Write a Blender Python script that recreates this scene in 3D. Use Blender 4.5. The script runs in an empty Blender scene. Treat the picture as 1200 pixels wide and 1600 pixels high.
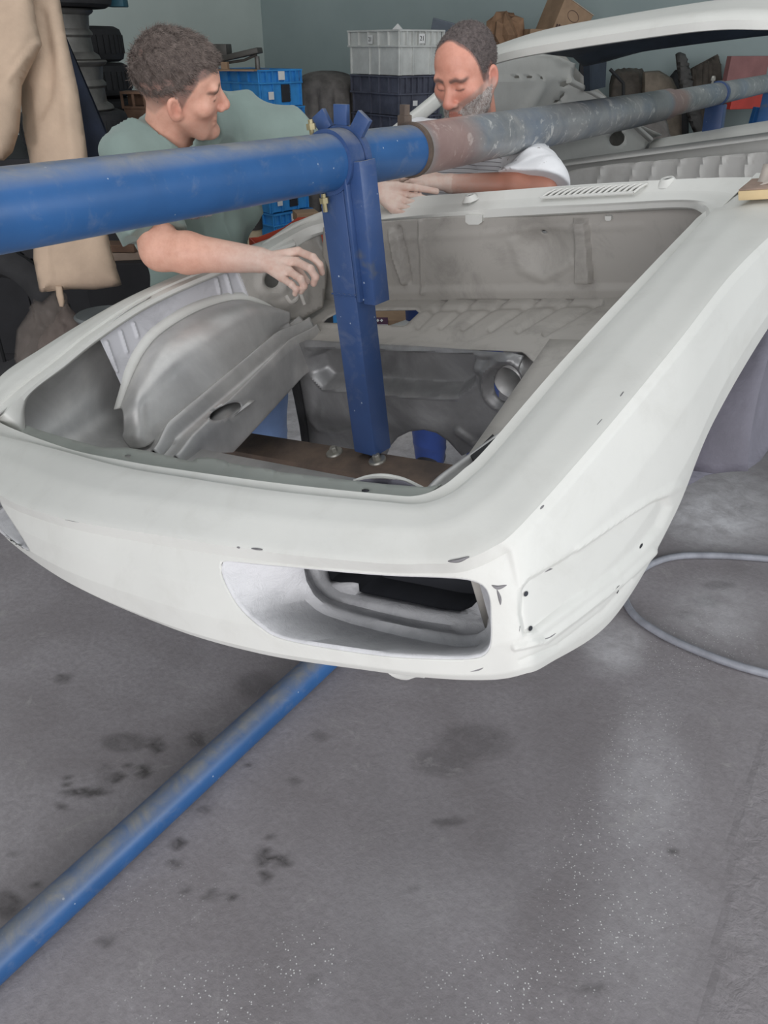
import bpy, bmesh, math, random
import numpy as np
from mathutils import Vector, Matrix, noise as mnoise
from mathutils.kdtree import KDTree

random.seed(4)
C = bpy.context.scene.collection
# ------------------------------------------------------------------ camera
FPX, CX, CY, CAMH = 1202.0, 600.0, 800.0, 1.6
_p = math.atan(728 / 1202.0); _a = math.radians(34.1)
RV = np.array([math.cos(_a), math.sin(_a), 0.0])
_fh = np.array([-math.sin(_a), math.cos(_a), 0.0])
FW = _fh * math.cos(_p) - np.array([0, 0, 1.0]) * math.sin(_p)
UPV = _fh * math.sin(_p) + np.array([0, 0, 1.0]) * math.cos(_p)
CAM0 = np.array([0, 0, CAMH])
cd = bpy.data.cameras.new('camera')
cam = bpy.data.objects.new('camera', cd); C.objects.link(cam)
cd.sensor_fit = 'VERTICAL'; cd.sensor_height = 32.0; cd.sensor_width = 24.0
cd.lens = 32.0 * FPX / 1600.0; cd.clip_start = 0.05
mw = Matrix.Identity(4)
for i in range(3):
    mw[i][0] = RV[i]; mw[i][1] = UPV[i]; mw[i][2] = -FW[i]; mw[i][3] = CAM0[i]
cam.matrix_world = mw
bpy.context.scene.camera = cam
# ------------------------------------------------------------------ light
sc = bpy.context.scene
sc.view_settings.view_transform = 'Standard'; sc.view_settings.look = 'None'
sc.view_settings.gamma = 1.0; sc.view_settings.use_curve_mapping = False
sc.view_settings.exposure = 0.02
w = bpy.data.worlds.new('daylight'); sc.world = w; w.use_nodes = True
bg = w.node_tree.nodes['Background']; bg.inputs[0].default_value = (0.95, 0.96, 1.0, 1); bg.inputs[1].default_value = 0.62

def area(name, loc, tgt, sx, sy, power, col=(1, 1, 1)):
    l = bpy.data.lights.new(name, 'AREA'); l.shape = 'RECTANGLE'; l.size = sx; l.size_y = sy
    l.energy = power; l.color = col
    o = bpy.data.objects.new(name, l); C.objects.link(o); o.location = loc
    o.rotation_euler = (Vector(tgt) - Vector(loc)).to_track_quat('-Z', 'Y').to_euler()
    return o
area('door_daylight', (1.2, -4.2, 2.0), (-0.8, 1.5, 0.9), 5.0, 3.2, 270, (0.99, 0.98, 1.0))
area('side_daylight', (5.0, 2.0, 2.3), (-1.0, 2.0, 0.6), 4.0, 2.6, 150, (0.93, 0.97, 1.0))
area('overhead_fill', (-1.2, 1.6, 3.72), (-1.2, 1.6, 0), 3.4, 4.5, 48, (0.97, 0.99, 1.0))  # fill lamp added overhead to brighten the floor and the bay

# ------------------------------------------------------------------ pixel helpers (photo frame 1200x1600)
def ray(x, y):
    return FW + RV * (x - CX) / FPX - UPV * (y - CY) / FPX
def at(x, y, z):                 # world point at depth z along the view axis
    return CAM0 + ray(x, y) * z
def ath(x, y, h):                # world point on the horizontal plane at height h
    r = ray(x, y); return CAM0 + r * ((h - CAMH) / r[2])
def proj(P):
    d = np.asarray(P, float) - CAM0
    z = d @ FW
    return np.stack([CX + FPX * (d @ RV) / z, CY - FPX * (d @ UPV) / z, z], -1)
# car frame: u lateral (photo right), v rearward along the bonnet plane, w normal to it
def _c2w(d): return RV * d[0] - UPV * d[1] + FW * d[2]
_d1 = _c2w((1289, -1283, 1202.)); _d2 = _c2w((-1488, -296, 1202.))
ED = _d1 / np.linalg.norm(_d1); EX = -_d2 + ED * (_d2 @ ED); EX /= np.linalg.norm(EX); EN = np.cross(EX, ED)
CO = ray(690, 785) + CAM0 - EX * 0.63
MCAR = Matrix.Identity(4)
for i in range(3):
    MCAR[i][0] = EX[i]; MCAR[i][1] = ED[i]; MCAR[i][2] = EN[i]; MCAR[i][3] = CO[i]
CAML = np.array([(CAM0 - CO) @ EX, (CAM0 - CO) @ ED, (CAM0 - CO) @ EN])
def lray(x, y):
    r = ray(x, y); return np.array([r @ EX, r @ ED, r @ EN])
def L(x, y, k, val):             # point of the car on the plane u/v/w = val
    r = lray(x, y); i = 'uvw'.index(k); t = (val - CAML[i]) / r[i]
    return CAML + r * t
def Lp(x, y, P0, n):
    r = lray(x, y); t = (np.asarray(P0) - CAML) @ n / (r @ n); return CAML + r * t
def l2w(p): return CO + EX * p[0] + ED * p[1] + EN * p[2]
def w2l(P):
    d = np.asarray(P) - CO; return np.array([d @ EX, d @ ED, d @ EN])
def lproj(P):
    P = np.asarray(P, float)
    return proj(CO + P[..., 0:1] * EX + P[..., 1:2] * ED + P[..., 2:3] * EN)

# ------------------------------------------------------------------ object helpers
def tag(o, label=None, cat=None, group=None, kind=None):
    if label: o['label'] = label
    if cat: o['category'] = cat
    if group: o['group'] = group
    if kind: o['kind'] = kind
    return o
def empty(name, loc=(0, 0, 0), label=None, cat=None, group=None, rot=None):
    o = bpy.data.objects.new(name, None); C.objects.link(o); o.empty_display_size = 0.1
    o.location = loc
    if rot: o.rotation_euler = rot
    return tag(o, label, cat, group)
def finish(me, smooth=True, angle=35):
    bm = bmesh.new(); bm.from_mesh(me); bmesh.ops.recalc_face_normals(bm, faces=bm.faces); bm.to_mesh(me); bm.free()
    if smooth:
        me.polygons.foreach_set('use_smooth', [True] * len(me.polygons))
        if angle: me.set_sharp_from_angle(angle=math.radians(angle))
def mk(name, verts, faces, mat, parent=None, smooth=True, angle=35, thick=0, off=0.0, recalc=True):
    me = bpy.data.meshes.new(name); me.from_pydata([tuple(map(float, v)) for v in verts], [], [tuple(map(int, f)) for f in faces])
    me.validate()
    if recalc: finish(me, smooth, angle)
    elif smooth: me.polygons.foreach_set('use_smooth', [True] * len(me.polygons))
    o = bpy.data.objects.new(name, me); C.objects.link(o)
    if mat: me.materials.append(mat)
    if parent: o.parent = parent
    if thick:
        m = o.modifiers.new('sheet', 'SOLIDIFY'); m.thickness = thick; m.offset = off
    return o
def fromworld(o):
    """mesh built in world coordinates under a located parent"""
    if o.parent: o.matrix_parent_inverse = o.parent.matrix_basis.inverted() if not o.parent.parent else (o.parent.parent.matrix_basis @ o.parent.matrix_basis).inverted()
    return o
class MB:
    """collects simple solids into one mesh"""
    def __init__(s): s.v = []; s.f = []
    def add(s, v, f):
        b = len(s.v); s.v += [tuple(map(float, p)) for p in v]; s.f += [tuple(int(i) + b for i in q) for q in f]; return s
    def box(s, c, size, R=None, bev=0.0):
        R = np.eye(3) if R is None else np.asarray(R)
        h = np.array(size) / 2; c = np.asarray(c, float)
        b = min(bev, min(h) * .9)
        if b <= 0:
            vs = [c + R @ (h * np.array(k)) for k in ((-1,-1,-1),(1,-1,-1),(1,1,-1),(-1,1,-1),(-1,-1,1),(1,-1,1),(1,1,1),(-1,1,1))]
            return s.add(vs, [(0,3,2,1),(4,5,6,7),(0,1,5,4),(1,2,6,5),(2,3,7,6),(3,0,4,7)])
        bm = bmesh.new(); bmesh.ops.create_cube(bm, size=1.0)
        for v in bm.verts: v.co = Vector((v.co.x * size[0], v.co.y * size[1], v.co.z * size[2]))
        bmesh.ops.bevel(bm, geom=bm.edges[:], offset=b, segments=2, profile=.5, affect='EDGES')
        bm.verts.index_update()
        vs = [c + R @ np.array(v.co) for v in bm.verts]; fs = [[v.index for v in f.verts] for f in bm.faces]; bm.free()
        return s.add(vs, fs)
    def tube(s, pts, r, n=12, cap=True, flat=None):
        pts = [np.asarray(p, float) for p in pts]; rs = r if hasattr(r, '__len__') else [r] * len(pts)
        ring = []; up = None; base = len(s.v); V = []
        for i, p in enumerate(pts):
            t = pts[min(i + 1, len(pts) - 1)] - pts[max(i - 1, 0)]; t /= np.linalg.norm(t) + 1e-9
            if up is None:
                up = np.cross(t, [0, 0, 1.0])
                if np.linalg.norm(up) < .1: up = np.cross(t, [1.0, 0, 0])
            up = up - t * (up @ t); up /= np.linalg.norm(up); b = np.cross(t, up)
            for k in range(n):
                a = 2 * math.pi * k / n; q = up * math.cos(a) + b * math.sin(a) * (flat or 1); V.append(p + q * rs[i])
        F = []
        for i in range(len(pts) - 1):
            for k in range(n):
                k2 = (k + 1) % n; F.append((i*n+k, i*n+k2, (i+1)*n+k2, (i+1)*n+k))
        if cap: F.append(tuple(range(n))[::-1]); F.append(tuple((len(pts)-1)*n + k for k in range(n)))
        return s.add(V, F)
    def prism(s, poly, z0, z1, M=None):
        """polygon (x,y) extruded z0..z1, mapped by M(3-vector)->3-vector"""
        n = len(poly); V = [(p[0], p[1], z0) for p in poly] + [(p[0], p[1], z1) for p in poly]
        if M is not None: V = [M(np.array(v)) for v in V]
        F = [tuple(range(n))[::-1], tuple(range(n, 2*n))] + [(i, (i+1) % n, n + (i+1) % n, n + i) for i in range(n)]
        return s.add(V, F)
    def lathe(s, prof, n=32, M=None, c=(0,0,0), R=None):
        R = np.eye(3) if R is None else np.asarray(R); V = []; F = []
        for (r, z) in prof:
            for k in range(n):
                a = 2*math.pi*k/n; V.append(np.asarray(c) + R @ np.array((r*math.cos(a), r*math.sin(a), z)))
        for i in range(len(prof)-1):
            for k in range(n):
                k2 = (k+1) % n; F.append((i*n+k, i*n+k2, (i+1)*n+k2, (i+1)*n+k))
        return s.add(V, F)
    def build(s, name, mat, parent=None, smooth=True, angle=35, thick=0, off=0.0):
        return mk(name, s.v, s.f, mat, parent, smooth, angle, thick, off)
def cat(pts, n):
    """catmull-rom through pts, n samples per span"""
    P = np.asarray(pts, float); Q = np.vstack([2*P[0]-P[1], P, 2*P[-1]-P[-2]]); out = []
    for i in range(1, len(Q)-2):
        for k in range(n):
            t = k / n; a, b, c, d = Q[i-1], Q[i], Q[i+1], Q[i+2]
            out.append(.5*((2*b)+(-a+c)*t+(2*a-5*b+4*c-d)*t*t+(-a+3*b-3*c+d)*t**3))
    out.append(P[-1]); return np.array(out)
def loft(rows, nsub, nst=10, smoothrows=False):
    """rows: list of equal-length control polylines -> dense grid; nsub[i] spans between row i and i+1"""
    R = [cat(r, nst) for r in rows]
    if smoothrows:
        G = []; A = np.array(R)
        cols = [cat(A[:, j], nsub) for j in range(A.shape[1])]
        return np.array(cols).transpose(1, 0, 2)
    G = []
    for i in range(len(R)-1):
        m = nsub[i] if hasattr(nsub, '__len__') else nsub
        for k in range(m): G.append(R[i] + (R[i+1]-R[i]) * k / m)
    G.append(R[-1]); return np.array(G)
def gridmesh(G):
    a, b, _ = G.shape; V = G.reshape(-1, 3); F = []
    for i in range(a-1):
        for j in range(b-1): F.append((i*b+j, i*b+j+1, (i+1)*b+j+1, (i+1)*b+j))
    return V, F
def basis(fwd, up):
    f = np.asarray(fwd, float); f /= np.linalg.norm(f); r = np.cross(f, up); r /= np.linalg.norm(r); u = np.cross(r, f); return np.stack([r, f, u], 1)
# distance helpers in the plane
def dseg(P, A, B):
    P = np.asarray(P); A = np.asarray(A, float); B = np.asarray(B, float); d = B - A
    t = np.clip(((P - A) @ d) / (d @ d + 1e-12), 0, 1); q = A + t[..., None] * d
    return np.linalg.norm(P - q, axis=-1), q
def dpoly(P, pts, closed=False):
    pts = [np.asarray(p, float) for p in pts]; n = len(pts); best = None; bq = None
    for i in range(n if closed else n-1):
        d, q = dseg(P, pts[i], pts[(i+1) % n])
        if best is None: best, bq = d, q
        else:
            m = d < best; best = np.where(m, d, best); bq = np.where(m[..., None], q, bq)
    return best, bq
def inside(P, poly):
    P = np.asarray(P, float); x, y = P[..., 0], P[..., 1]; c = np.zeros(x.shape, bool); n = len(poly)
    for i in range(n):
        x1, y1 = poly[i]; x2, y2 = poly[(i+1) % n]
        if y1 == y2: continue
        m = ((y1 > y) != (y2 > y)) & (x < (x2-x1)*(y-y1)/(y2-y1)+x1); c ^= m
    return c
def sstep(x): x = np.clip(x, 0, 1); return x*x*(3-2*x)
def relief(P, feats):
    h = np.zeros(P.shape[:-1])
    for f in feats:
        if f[0] == 'line':
            d, _ = dpoly(P, f[1]); h += f[3]*sstep(1-d/f[2])
        elif f[0] == 'poly':
            d, _ = dpoly(P, f[1], True); ins = inside(P, f[1]); sd = np.where(ins, d, -d); h += f[3]*sstep((sd+f[2]/2)/f[2])
        elif f[0] == 'blob':
            q = (P-np.array(f[1]))/np.array(f[2]); h += f[3]*np.exp(-(q**2).sum(-1))
    return h
def ell(cx, cy, rx, ry, n=24, rot=0):
    c, s = math.cos(rot), math.sin(rot)
    return [(cx+rx*math.cos(t)*c-ry*math.sin(t)*s, cy+rx*math.cos(t)*s+ry*math.sin(t)*c) for t in [2*math.pi*i/n for i in range(n)]]
def smoothpoly(pts, n=4):
    P = list(pts); P = [P[-1]] + P + [P[0], P[1]]
    return [tuple(q) for q in cat(P, n)[n:-2*n]] if False else [tuple(q) for q in cat(P, n)[n: n*(len(pts)+1)]]
def panel(name, outline, fn, step, mat, parent, feats=(), holes=(), thick=0.002, off=0.0, angle=40, build=True):
    """sheet-metal panel: outline/holes/pressings given on the sheet, fn maps sheet coordinates to a point of the car"""
    o = np.array(outline, float); x0, y0 = o.min(0); x1, y1 = o.max(0)
    xs = np.arange(x0-step, x1+2*step, step); ys = np.arange(y0-step, y1+2*step, step)
    X, Y = np.meshgrid(xs, ys); P = np.stack([X, Y], -1)
    ins = inside(P, outline)
    for h in holes: ins &= ~inside(P, h)
    ny, nx = ins.shape; cen = (P[:-1, :-1]+P[1:, 1:])/2
    ok = inside(cen, outline)
    for h in holes: ok &= ~inside(cen, h)
    use = np.zeros_like(ins); use[:-1, :-1] |= ok; use[1:, :-1] |= ok; use[:-1, 1:] |= ok; use[1:, 1:] |= ok
    allok = np.ones_like(ins); full = np.zeros((ny+1, nx+1), bool); full[1:-1, 1:-1] = ok
    border = use & ~(full[:-1, :-1] & full[1:, :-1] & full[:-1, 1:] & full[1:, 1:])
    bi = np.argwhere(border); Pb = P[border]
    best, bq = dpoly(Pb, list(outline), True)
    for h in holes:
        d, q = dpoly(Pb, list(h), True); m = d < best; best = np.where(m, d, best); bq = np.where(m[:, None], q, bq)
    P2 = P.copy(); P2[border] = bq
    idx = -np.ones(ins.shape, int); idx[use] = np.arange(use.sum()); Q = P2[use]
    V = np.array([fn(q[0], q[1]) for q in Q])
    if feats:
        h = relief(Q, feats); e = 1.0
        for i in range(len(V)):
            if abs(h[i]) > 1e-6:
                a = fn(Q[i][0]+e, Q[i][1])-V[i]; b = fn(Q[i][0], Q[i][1]-e)-V[i]; n = np.cross(a, b); n /= np.linalg.norm(n)+1e-12
                V[i] = V[i]+n*h[i]
    F = [(idx[j, i], idx[j, i+1], idx[j+1, i+1], idx[j+1, i]) for j, i in np.argwhere(ok)]
    if not build: return V, F
    return mk(name, V, F, mat, parent, True, angle, thick, off)

# ------------------------------------------------------------------ materials
def newmat(name):
    m = bpy.data.materials.new(name); m.use_nodes = True; nt = m.node_tree; b = nt.nodes['Principled BSDF']
    return m, nt, b
def nd(nt, t, **k):
    n = nt.nodes.new(t)
    for a, v in k.items():
        if a in n.inputs: n.inputs[a].default_value = v
        else: setattr(n, a, v)
    return n
def ramp(nt, fac, stops):
    r = nt.nodes.new('ShaderNodeValToRGB'); e = r.color_ramp.elements
    while len(e) < len(stops): e.new(.5)
    for i, (p, c) in enumerate(stops): e[i].position = p; e[i].color = (*c, 1) if len(c) == 3 else c
    nt.links.new(fac, r.inputs[0]); return r.outputs[0]
def mix(nt, fac, a, b):
    n = nt.nodes.new('ShaderNodeMix'); n.data_type = 'RGBA'
    for s, v in ((0, fac), (6, a), (7, b)):
        if hasattr(v, 'default_value') or hasattr(v, 'is_output'): nt.links.new(v, n.inputs[s])
        else: n.inputs[s].default_value = v if s == 0 else (*v, 1)
    return n.outputs[2]
def noise(nt, scale, detail=4, rough=.55, vec=None, dist=0):
    n = nd(nt, 'ShaderNodeTexNoise', Scale=scale, Detail=detail, Roughness=rough, Distortion=dist)
    if vec is not None: nt.links.new(vec, n.inputs['Vector'])
    return n.outputs[0]
def coords(nt, sc=(1, 1, 1), which='Object', rot=(0, 0, 0)):
    t = nd(nt, 'ShaderNodeTexCoord'); m = nd(nt, 'ShaderNodeMapping'); m.inputs['Scale'].default_value = sc; m.inputs['Rotation'].default_value = rot
    nt.links.new(t.outputs[which], m.inputs[0]); return m.outputs[0]
def bump(nt, b, h, strength=.2, dist=.01):
    n = nd(nt, 'ShaderNodeBump', Strength=strength, Distance=dist); nt.links.new(h, n.inputs['Height']); nt.links.new(n.outputs[0], b.inputs['Normal'])
def simple(name, col, rough=.6, metal=0., var=.12, scale=6., bumpv=0., bscale=80., col2=None, thr=(.35, .7), spec=.5):
    m, nt, b = newmat(name); v = coords(nt)
    c2 = col2 or tuple(max(0, c*(1-var*2)) for c in col); c1 = tuple(min(1, c*(1+var*.6)) for c in col) if not col2 else col
    nt.links.new(ramp(nt, noise(nt, scale, 6, .6, v), [(thr[0], c2), (thr[1], c1)]), b.inputs['Base Color'])
    b.inputs['Roughness'].default_value = rough; b.inputs['Metallic'].default_value = metal; b.inputs['Specular IOR Level'].default_value = spec
    if bumpv: bump(nt, b, noise(nt, bscale, 5, .6, v), bumpv, .004)
    return m
def srgb(r, g, b): return tuple(((c/255/12.92) if c/255 <= .04045 else ((c/255+.055)/1.055)**2.4) for c in (r, g, b))
# ------------------------------------------------------------------ setting materials
def mat_floor():
    m, nt, b = newmat('dusty_concrete'); v = coords(nt)
    base = ramp(nt, noise(nt, .9, 8, .6, v, .6), [(.3, srgb(136, 132, 134)), (.55, srgb(157, 152, 155)), (.75, srgb(174, 170, 173))])
    fine = noise(nt, 60, 6, .7, v)
    base = mix(nt, ramp(nt, fine, [(.35, (.55, .55, .55)), (.65, (0, 0, 0))]), base, srgb(127, 123, 125))
    at_ = nd(nt, 'ShaderNodeVertexColor'); at_.layer_name = 'Marks'; sp_ = nd(nt, 'ShaderNodeSeparateColor'); nt.links.new(at_.outputs[0], sp_.inputs[0])
    def mul(a, c):
        n = nd(nt, 'ShaderNodeMath', operation='MULTIPLY'); nt.links.new(a, n.inputs[0]); nt.links.new(c, n.inputs[1]); return n.outputs[0]
    big = noise(nt, 2.0, 6, .6, v, .8); base = mix(nt, ramp(nt, big, [(.42, (0, 0, 0)), (.62, (.45, .45, .45))]), base, srgb(122, 116, 117))
    base = mix(nt, mul(sp_.outputs[0], ramp(nt, noise(nt, 30, 6, .65, v, .5), [(.25, (.35, .35, .35)), (.55, (1, 1, 1))])), base, srgb(62, 59, 58))
    dn_ = noise(nt, 12, 8, .7, v, .4)
    base = mix(nt, mul(sp_.outputs[1], ramp(nt, dn_, [(.3, (.25, .25, .25)), (.65, (1, 1, 1))])), base, srgb(228, 227, 230))
    sc_ = noise(nt, 7, 8, .75, v, 1.5); base = mix(nt, ramp(nt, sc_, [(.58, (0, 0, 0)), (.66, (.3, .3, .3))]), base, srgb(176, 173, 171))
    # flecks
    vo = nd(nt, 'ShaderNodeTexVoronoi', Scale=135.); vo.feature = 'F1'; nt.links.new(v, vo.inputs['Vector'])
    fl = ramp(nt, vo.outputs['Distance'], [(.16, (1, 1, 1)), (.24, (0, 0, 0))]); zz = sp_.outputs[2]
    wh = nd(nt, 'ShaderNodeTexWhiteNoise'); nt.links.new(vo.outputs['Position'], wh.inputs['Vector'])
    gt = nd(nt, 'ShaderNodeMath', operation='GREATER_THAN'); gt.inputs[1].default_value = .55; nt.links.new(wh.outputs['Value'], gt.inputs[0])
    m1 = nd(nt, 'ShaderNodeMath', operation='MULTIPLY'); nt.links.new(fl, m1.inputs[0]); nt.links.new(zz, m1.inputs[1])
    m2 = nd(nt, 'ShaderNodeMath', operation='MULTIPLY'); nt.links.new(m1.outputs[0], m2.inputs[0]); nt.links.new(gt.outputs[0], m2.inputs[1])
    base = mix(nt, m2.outputs[0], base, srgb(226, 225, 224))
    nt.links.new(base, b.inputs['Base Color']); b.inputs['Roughness'].default_value = .62; b.inputs['Specular IOR Level'].default_value = .35
    rg = noise(nt, 24, 5, .6, v, .6); hh = nd(nt, 'ShaderNodeMath', operation='MULTIPLY_ADD'); nt.links.new(mul(rg, at_.outputs[1]), hh.inputs[0]); hh.inputs[1].default_value = 3.; nt.links.new(fine, hh.inputs[2]); bump(nt, b, hh.outputs[0], .35, .006); return m
def mat_wall(name, c1, c2):
    m, nt, b = newmat(name); v = coords(nt)
    nt.links.new(ramp(nt, noise(nt, 1.2, 7, .6, v), [(.3, c2), (.7, c1)]), b.inputs['Base Color']); b.inputs['Roughness'].default_value = .7
    bump(nt, b, noise(nt, 40, 4, .6, v), .08, .004); return m
M = {}
M['floor'] = mat_floor()
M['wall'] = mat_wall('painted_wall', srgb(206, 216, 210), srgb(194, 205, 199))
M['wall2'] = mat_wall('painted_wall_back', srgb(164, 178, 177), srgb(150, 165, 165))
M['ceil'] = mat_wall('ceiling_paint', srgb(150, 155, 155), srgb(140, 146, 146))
M['gray_pole'] = simple('grey_pipe', srgb(70, 76, 76), .6)
def mat_primer(name, c, d, rough=.55, amt=.5):
    m, nt, b = newmat(name); v = coords(nt)
    base = ramp(nt, noise(nt, 3.5, 7, .62, v), [(.28, tuple(x*.93 for x in c)), (.65, c)])
    du = noise(nt, 9, 8, .7, v, .5); base = mix(nt, ramp(nt, du, [(.5, (0, 0, 0)), (.75, (amt, amt, amt))]), base, d)
    nt.links.new(base, b.inputs['Base Color']); b.inputs['Roughness'].default_value = rough; b.inputs['Specular IOR Level'].default_value = .4
    bump(nt, b, noise(nt, 90, 6, .72, v), .09, .002); return m
M['primer'] = mat_primer('white_primer', srgb(211, 211, 206), srgb(193, 192, 186), .5)
M['primer_dusty'] = mat_primer('dusty_white_primer', srgb(206, 205, 200), srgb(180, 177, 171), .75, .8)
M['filler'] = mat_primer('grey_white_filler', srgb(198, 198, 202), srgb(160, 160, 164), .7, .9)
M['dusty_metal'] = mat_primer('dust_covered_panel', srgb(172, 168, 162), srgb(140, 136, 131), .6, .9)
def mat_silver():
    m, nt, b = newmat('brushed_bare_panel'); v = coords(nt)
    base = ramp(nt, noise(nt, 4.5, 7, .62, v, .3), [(.3, srgb(162, 161, 160)), (.55, srgb(192, 191, 189)), (.75, srgb(216, 214, 210))])
    nt.links.new(base, b.inputs['Base Color']); b.inputs['Metallic'].default_value = .4
    nt.links.new(ramp(nt, noise(nt, 7, 5, .6, v), [(.3, (.28, .28, .28)), (.7, (.5, .5, .5))]), b.inputs['Roughness'])
    bump(nt, b, noise(nt, 150, 4, .6, v), .06, .002); return m
M['silver'] = mat_silver()
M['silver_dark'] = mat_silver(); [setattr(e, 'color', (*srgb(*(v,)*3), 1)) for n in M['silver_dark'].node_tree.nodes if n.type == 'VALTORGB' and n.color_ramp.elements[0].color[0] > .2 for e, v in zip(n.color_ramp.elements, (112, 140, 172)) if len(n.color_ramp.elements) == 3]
M['chip'] = simple('bare_grey_metal', srgb(122, 120, 122), .6, .2, .1, 20)
M['arch'] = simple('wheel_arch_coating', srgb(118, 116, 127), .7, 0, .14, 5, .5, 45)
def mat_blue(name, c, dust=.35):
    m, nt, b = newmat(name); v = coords(nt)
    base = ramp(nt, noise(nt, 5, 7, .6, v), [(.3, tuple(x*.72 for x in c)), (.7, c)])
    dn = noise(nt, 14, 8, .72, v, .6); base = mix(nt, ramp(nt, dn, [(.55, (0, 0, 0)), (.8, (dust, dust, dust))]), base, srgb(150, 152, 156))
    vo = nd(nt, 'ShaderNodeTexVoronoi', Scale=38.); nt.links.new(v, vo.inputs['Vector'])
    wn = nd(nt, 'ShaderNodeTexWhiteNoise'); nt.links.new(vo.outputs['Position'], wn.inputs['Vector']); sz = nd(nt, 'ShaderNodeMath', operation='MULTIPLY_ADD'); nt.links.new(wn.outputs['Value'], sz.inputs[0]); sz.inputs[1].default_value = .13; nt.links.new(vo.outputs['Distance'], sz.inputs[2])
    base = mix(nt, ramp(nt, sz.outputs[0], [(.085, (.6, .6, .6)), (.105, (0, 0, 0))]), base, srgb(190, 200, 214))
    st = noise(nt, 5.2, 4, .55, v, .3); base = mix(nt, ramp(nt, st, [(.66, (0, 0, 0)), (.71, (.6, .6, .6))]), base, srgb(104, 104, 92))
    # dust that has settled on the upper side
    g = nd(nt, 'ShaderNodeNewGeometry'); s = nd(nt, 'ShaderNodeSeparateXYZ'); nt.links.new(g.outputs['Normal'], s.inputs[0])
    mr = nd(nt, 'ShaderNodeMapRange'); mr.inputs['From Min'].default_value = .55; mr.inputs['From Max'].default_value = .98; mr.inputs['To Max'].default_value = .9; nt.links.new(s.outputs[2], mr.inputs[0])
    mu = nd(nt, 'ShaderNodeMath', operation='MULTIPLY'); nt.links.new(mr.outputs[0], mu.inputs[0]); nt.links.new(ramp(nt, dn, [(.3, (.3, .3, .3)), (.6, (1, 1, 1))]), mu.inputs[1])
    base = mix(nt, mu.outputs[0], base, srgb(132, 132, 130))
    nt.links.new(base, b.inputs['Base Color']); b.inputs['Roughness'].default_value = .38; bump(nt, b, noise(nt, 60, 5, .6, v), .06, .003); return m
M['blue'] = mat_blue('blue_enamel', srgb(50, 98, 154))
M['blue_dark'] = mat_blue('dark_blue_enamel', srgb(56, 82, 130), .25)
def mat_galv():
    m, nt, b = newmat('worn_galvanised_pipe'); v = coords(nt)
    t = nd(nt, 'ShaderNodeTexCoord'); s = nd(nt, 'ShaderNodeSeparateXYZ'); nt.links.new(t.outputs['Object'], s.inputs[0])
    base = ramp(nt, noise(nt, 5, 8, .68, v, .5), [(.3, srgb(120, 126, 130)), (.55, srgb(152, 154, 154)), (.75, srgb(184, 183, 180))])
    base = mix(nt, ramp(nt, noise(nt, 2.3, 5, .6, v), [(.5, (0, 0, 0)), (.62, (.45, .45, .45))]), base, srgb(104, 126, 152))
    vs = coords(nt, (1, 5, 1)); base = mix(nt, ramp(nt, noise(nt, 16, 6, .7, v, 1.), [(.56, (0, 0, 0)), (.64, (.8, .8, .8))]), base, srgb(210, 210, 206))
    def band(a, c, col, amt):
        nonlocal base
        r = nd(nt, 'ShaderNodeMapRange'); r.inputs['From Min'].default_value = a; r.inputs['From Max'].default_value = a+.05; nt.links.new(s.outputs[1], r.inputs[0])
        r2 = nd(nt, 'ShaderNodeMapRange'); r2.inputs['From Min'].default_value = c-.12; r2.inputs['From Max'].default_value = c; r2.inputs['To Min'].default_value = amt; r2.inputs['To Max'].default_value = 0; nt.links.new(s.outputs[1], r2.inputs[0])
        mu = nd(nt, 'ShaderNodeMath', operation='MULTIPLY'); nt.links.new(r.outputs[0], mu.inputs[0]); nt.links.new(r2.outputs[0], mu.inputs[1]); base = mix(nt, mu.outputs[0], base, col)
    band(0.0, .30, srgb(176, 122, 108), .5); band(2.0, 2.35, srgb(168, 120, 100), .6)
    nt.links.new(base, b.inputs['Base Color']); b.inputs['Roughness'].default_value = .4; b.inputs['Metallic'].default_value = .25
    bump(nt, b, noise(nt, 50, 5, .6, v), .1, .003); return m
M['galv'] = mat_galv()
M['rust'] = simple('brown_rusty_steel', srgb(118, 100, 86), .7, .1, .25, 9, .3, 60, col2=srgb(78, 68, 62))
M['steel'] = simple('zinc_steel', srgb(168, 166, 158), .4, .7, .1)
M['brass'] = simple('yellow_zinc_bolt', srgb(176, 164, 128), .4, .6, .1)
M['black'] = simple('black_rubber', srgb(38, 38, 40), .7, 0, .2, 12)
M['void_shade'] = simple('cavity_shade', srgb(46, 48, 54), .8, 0, .2, 8)  # near-black colour stands in for the shade inside holes and hollows
M['grey_green'] = simple('grey_green_paint', srgb(160, 164, 158), .55, 0, .08, 6, .1, 70)
M['dark_liner'] = simple('dark_roof_lining', srgb(50, 60, 74), .7, 0, .25, 5, .3, 40)

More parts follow.
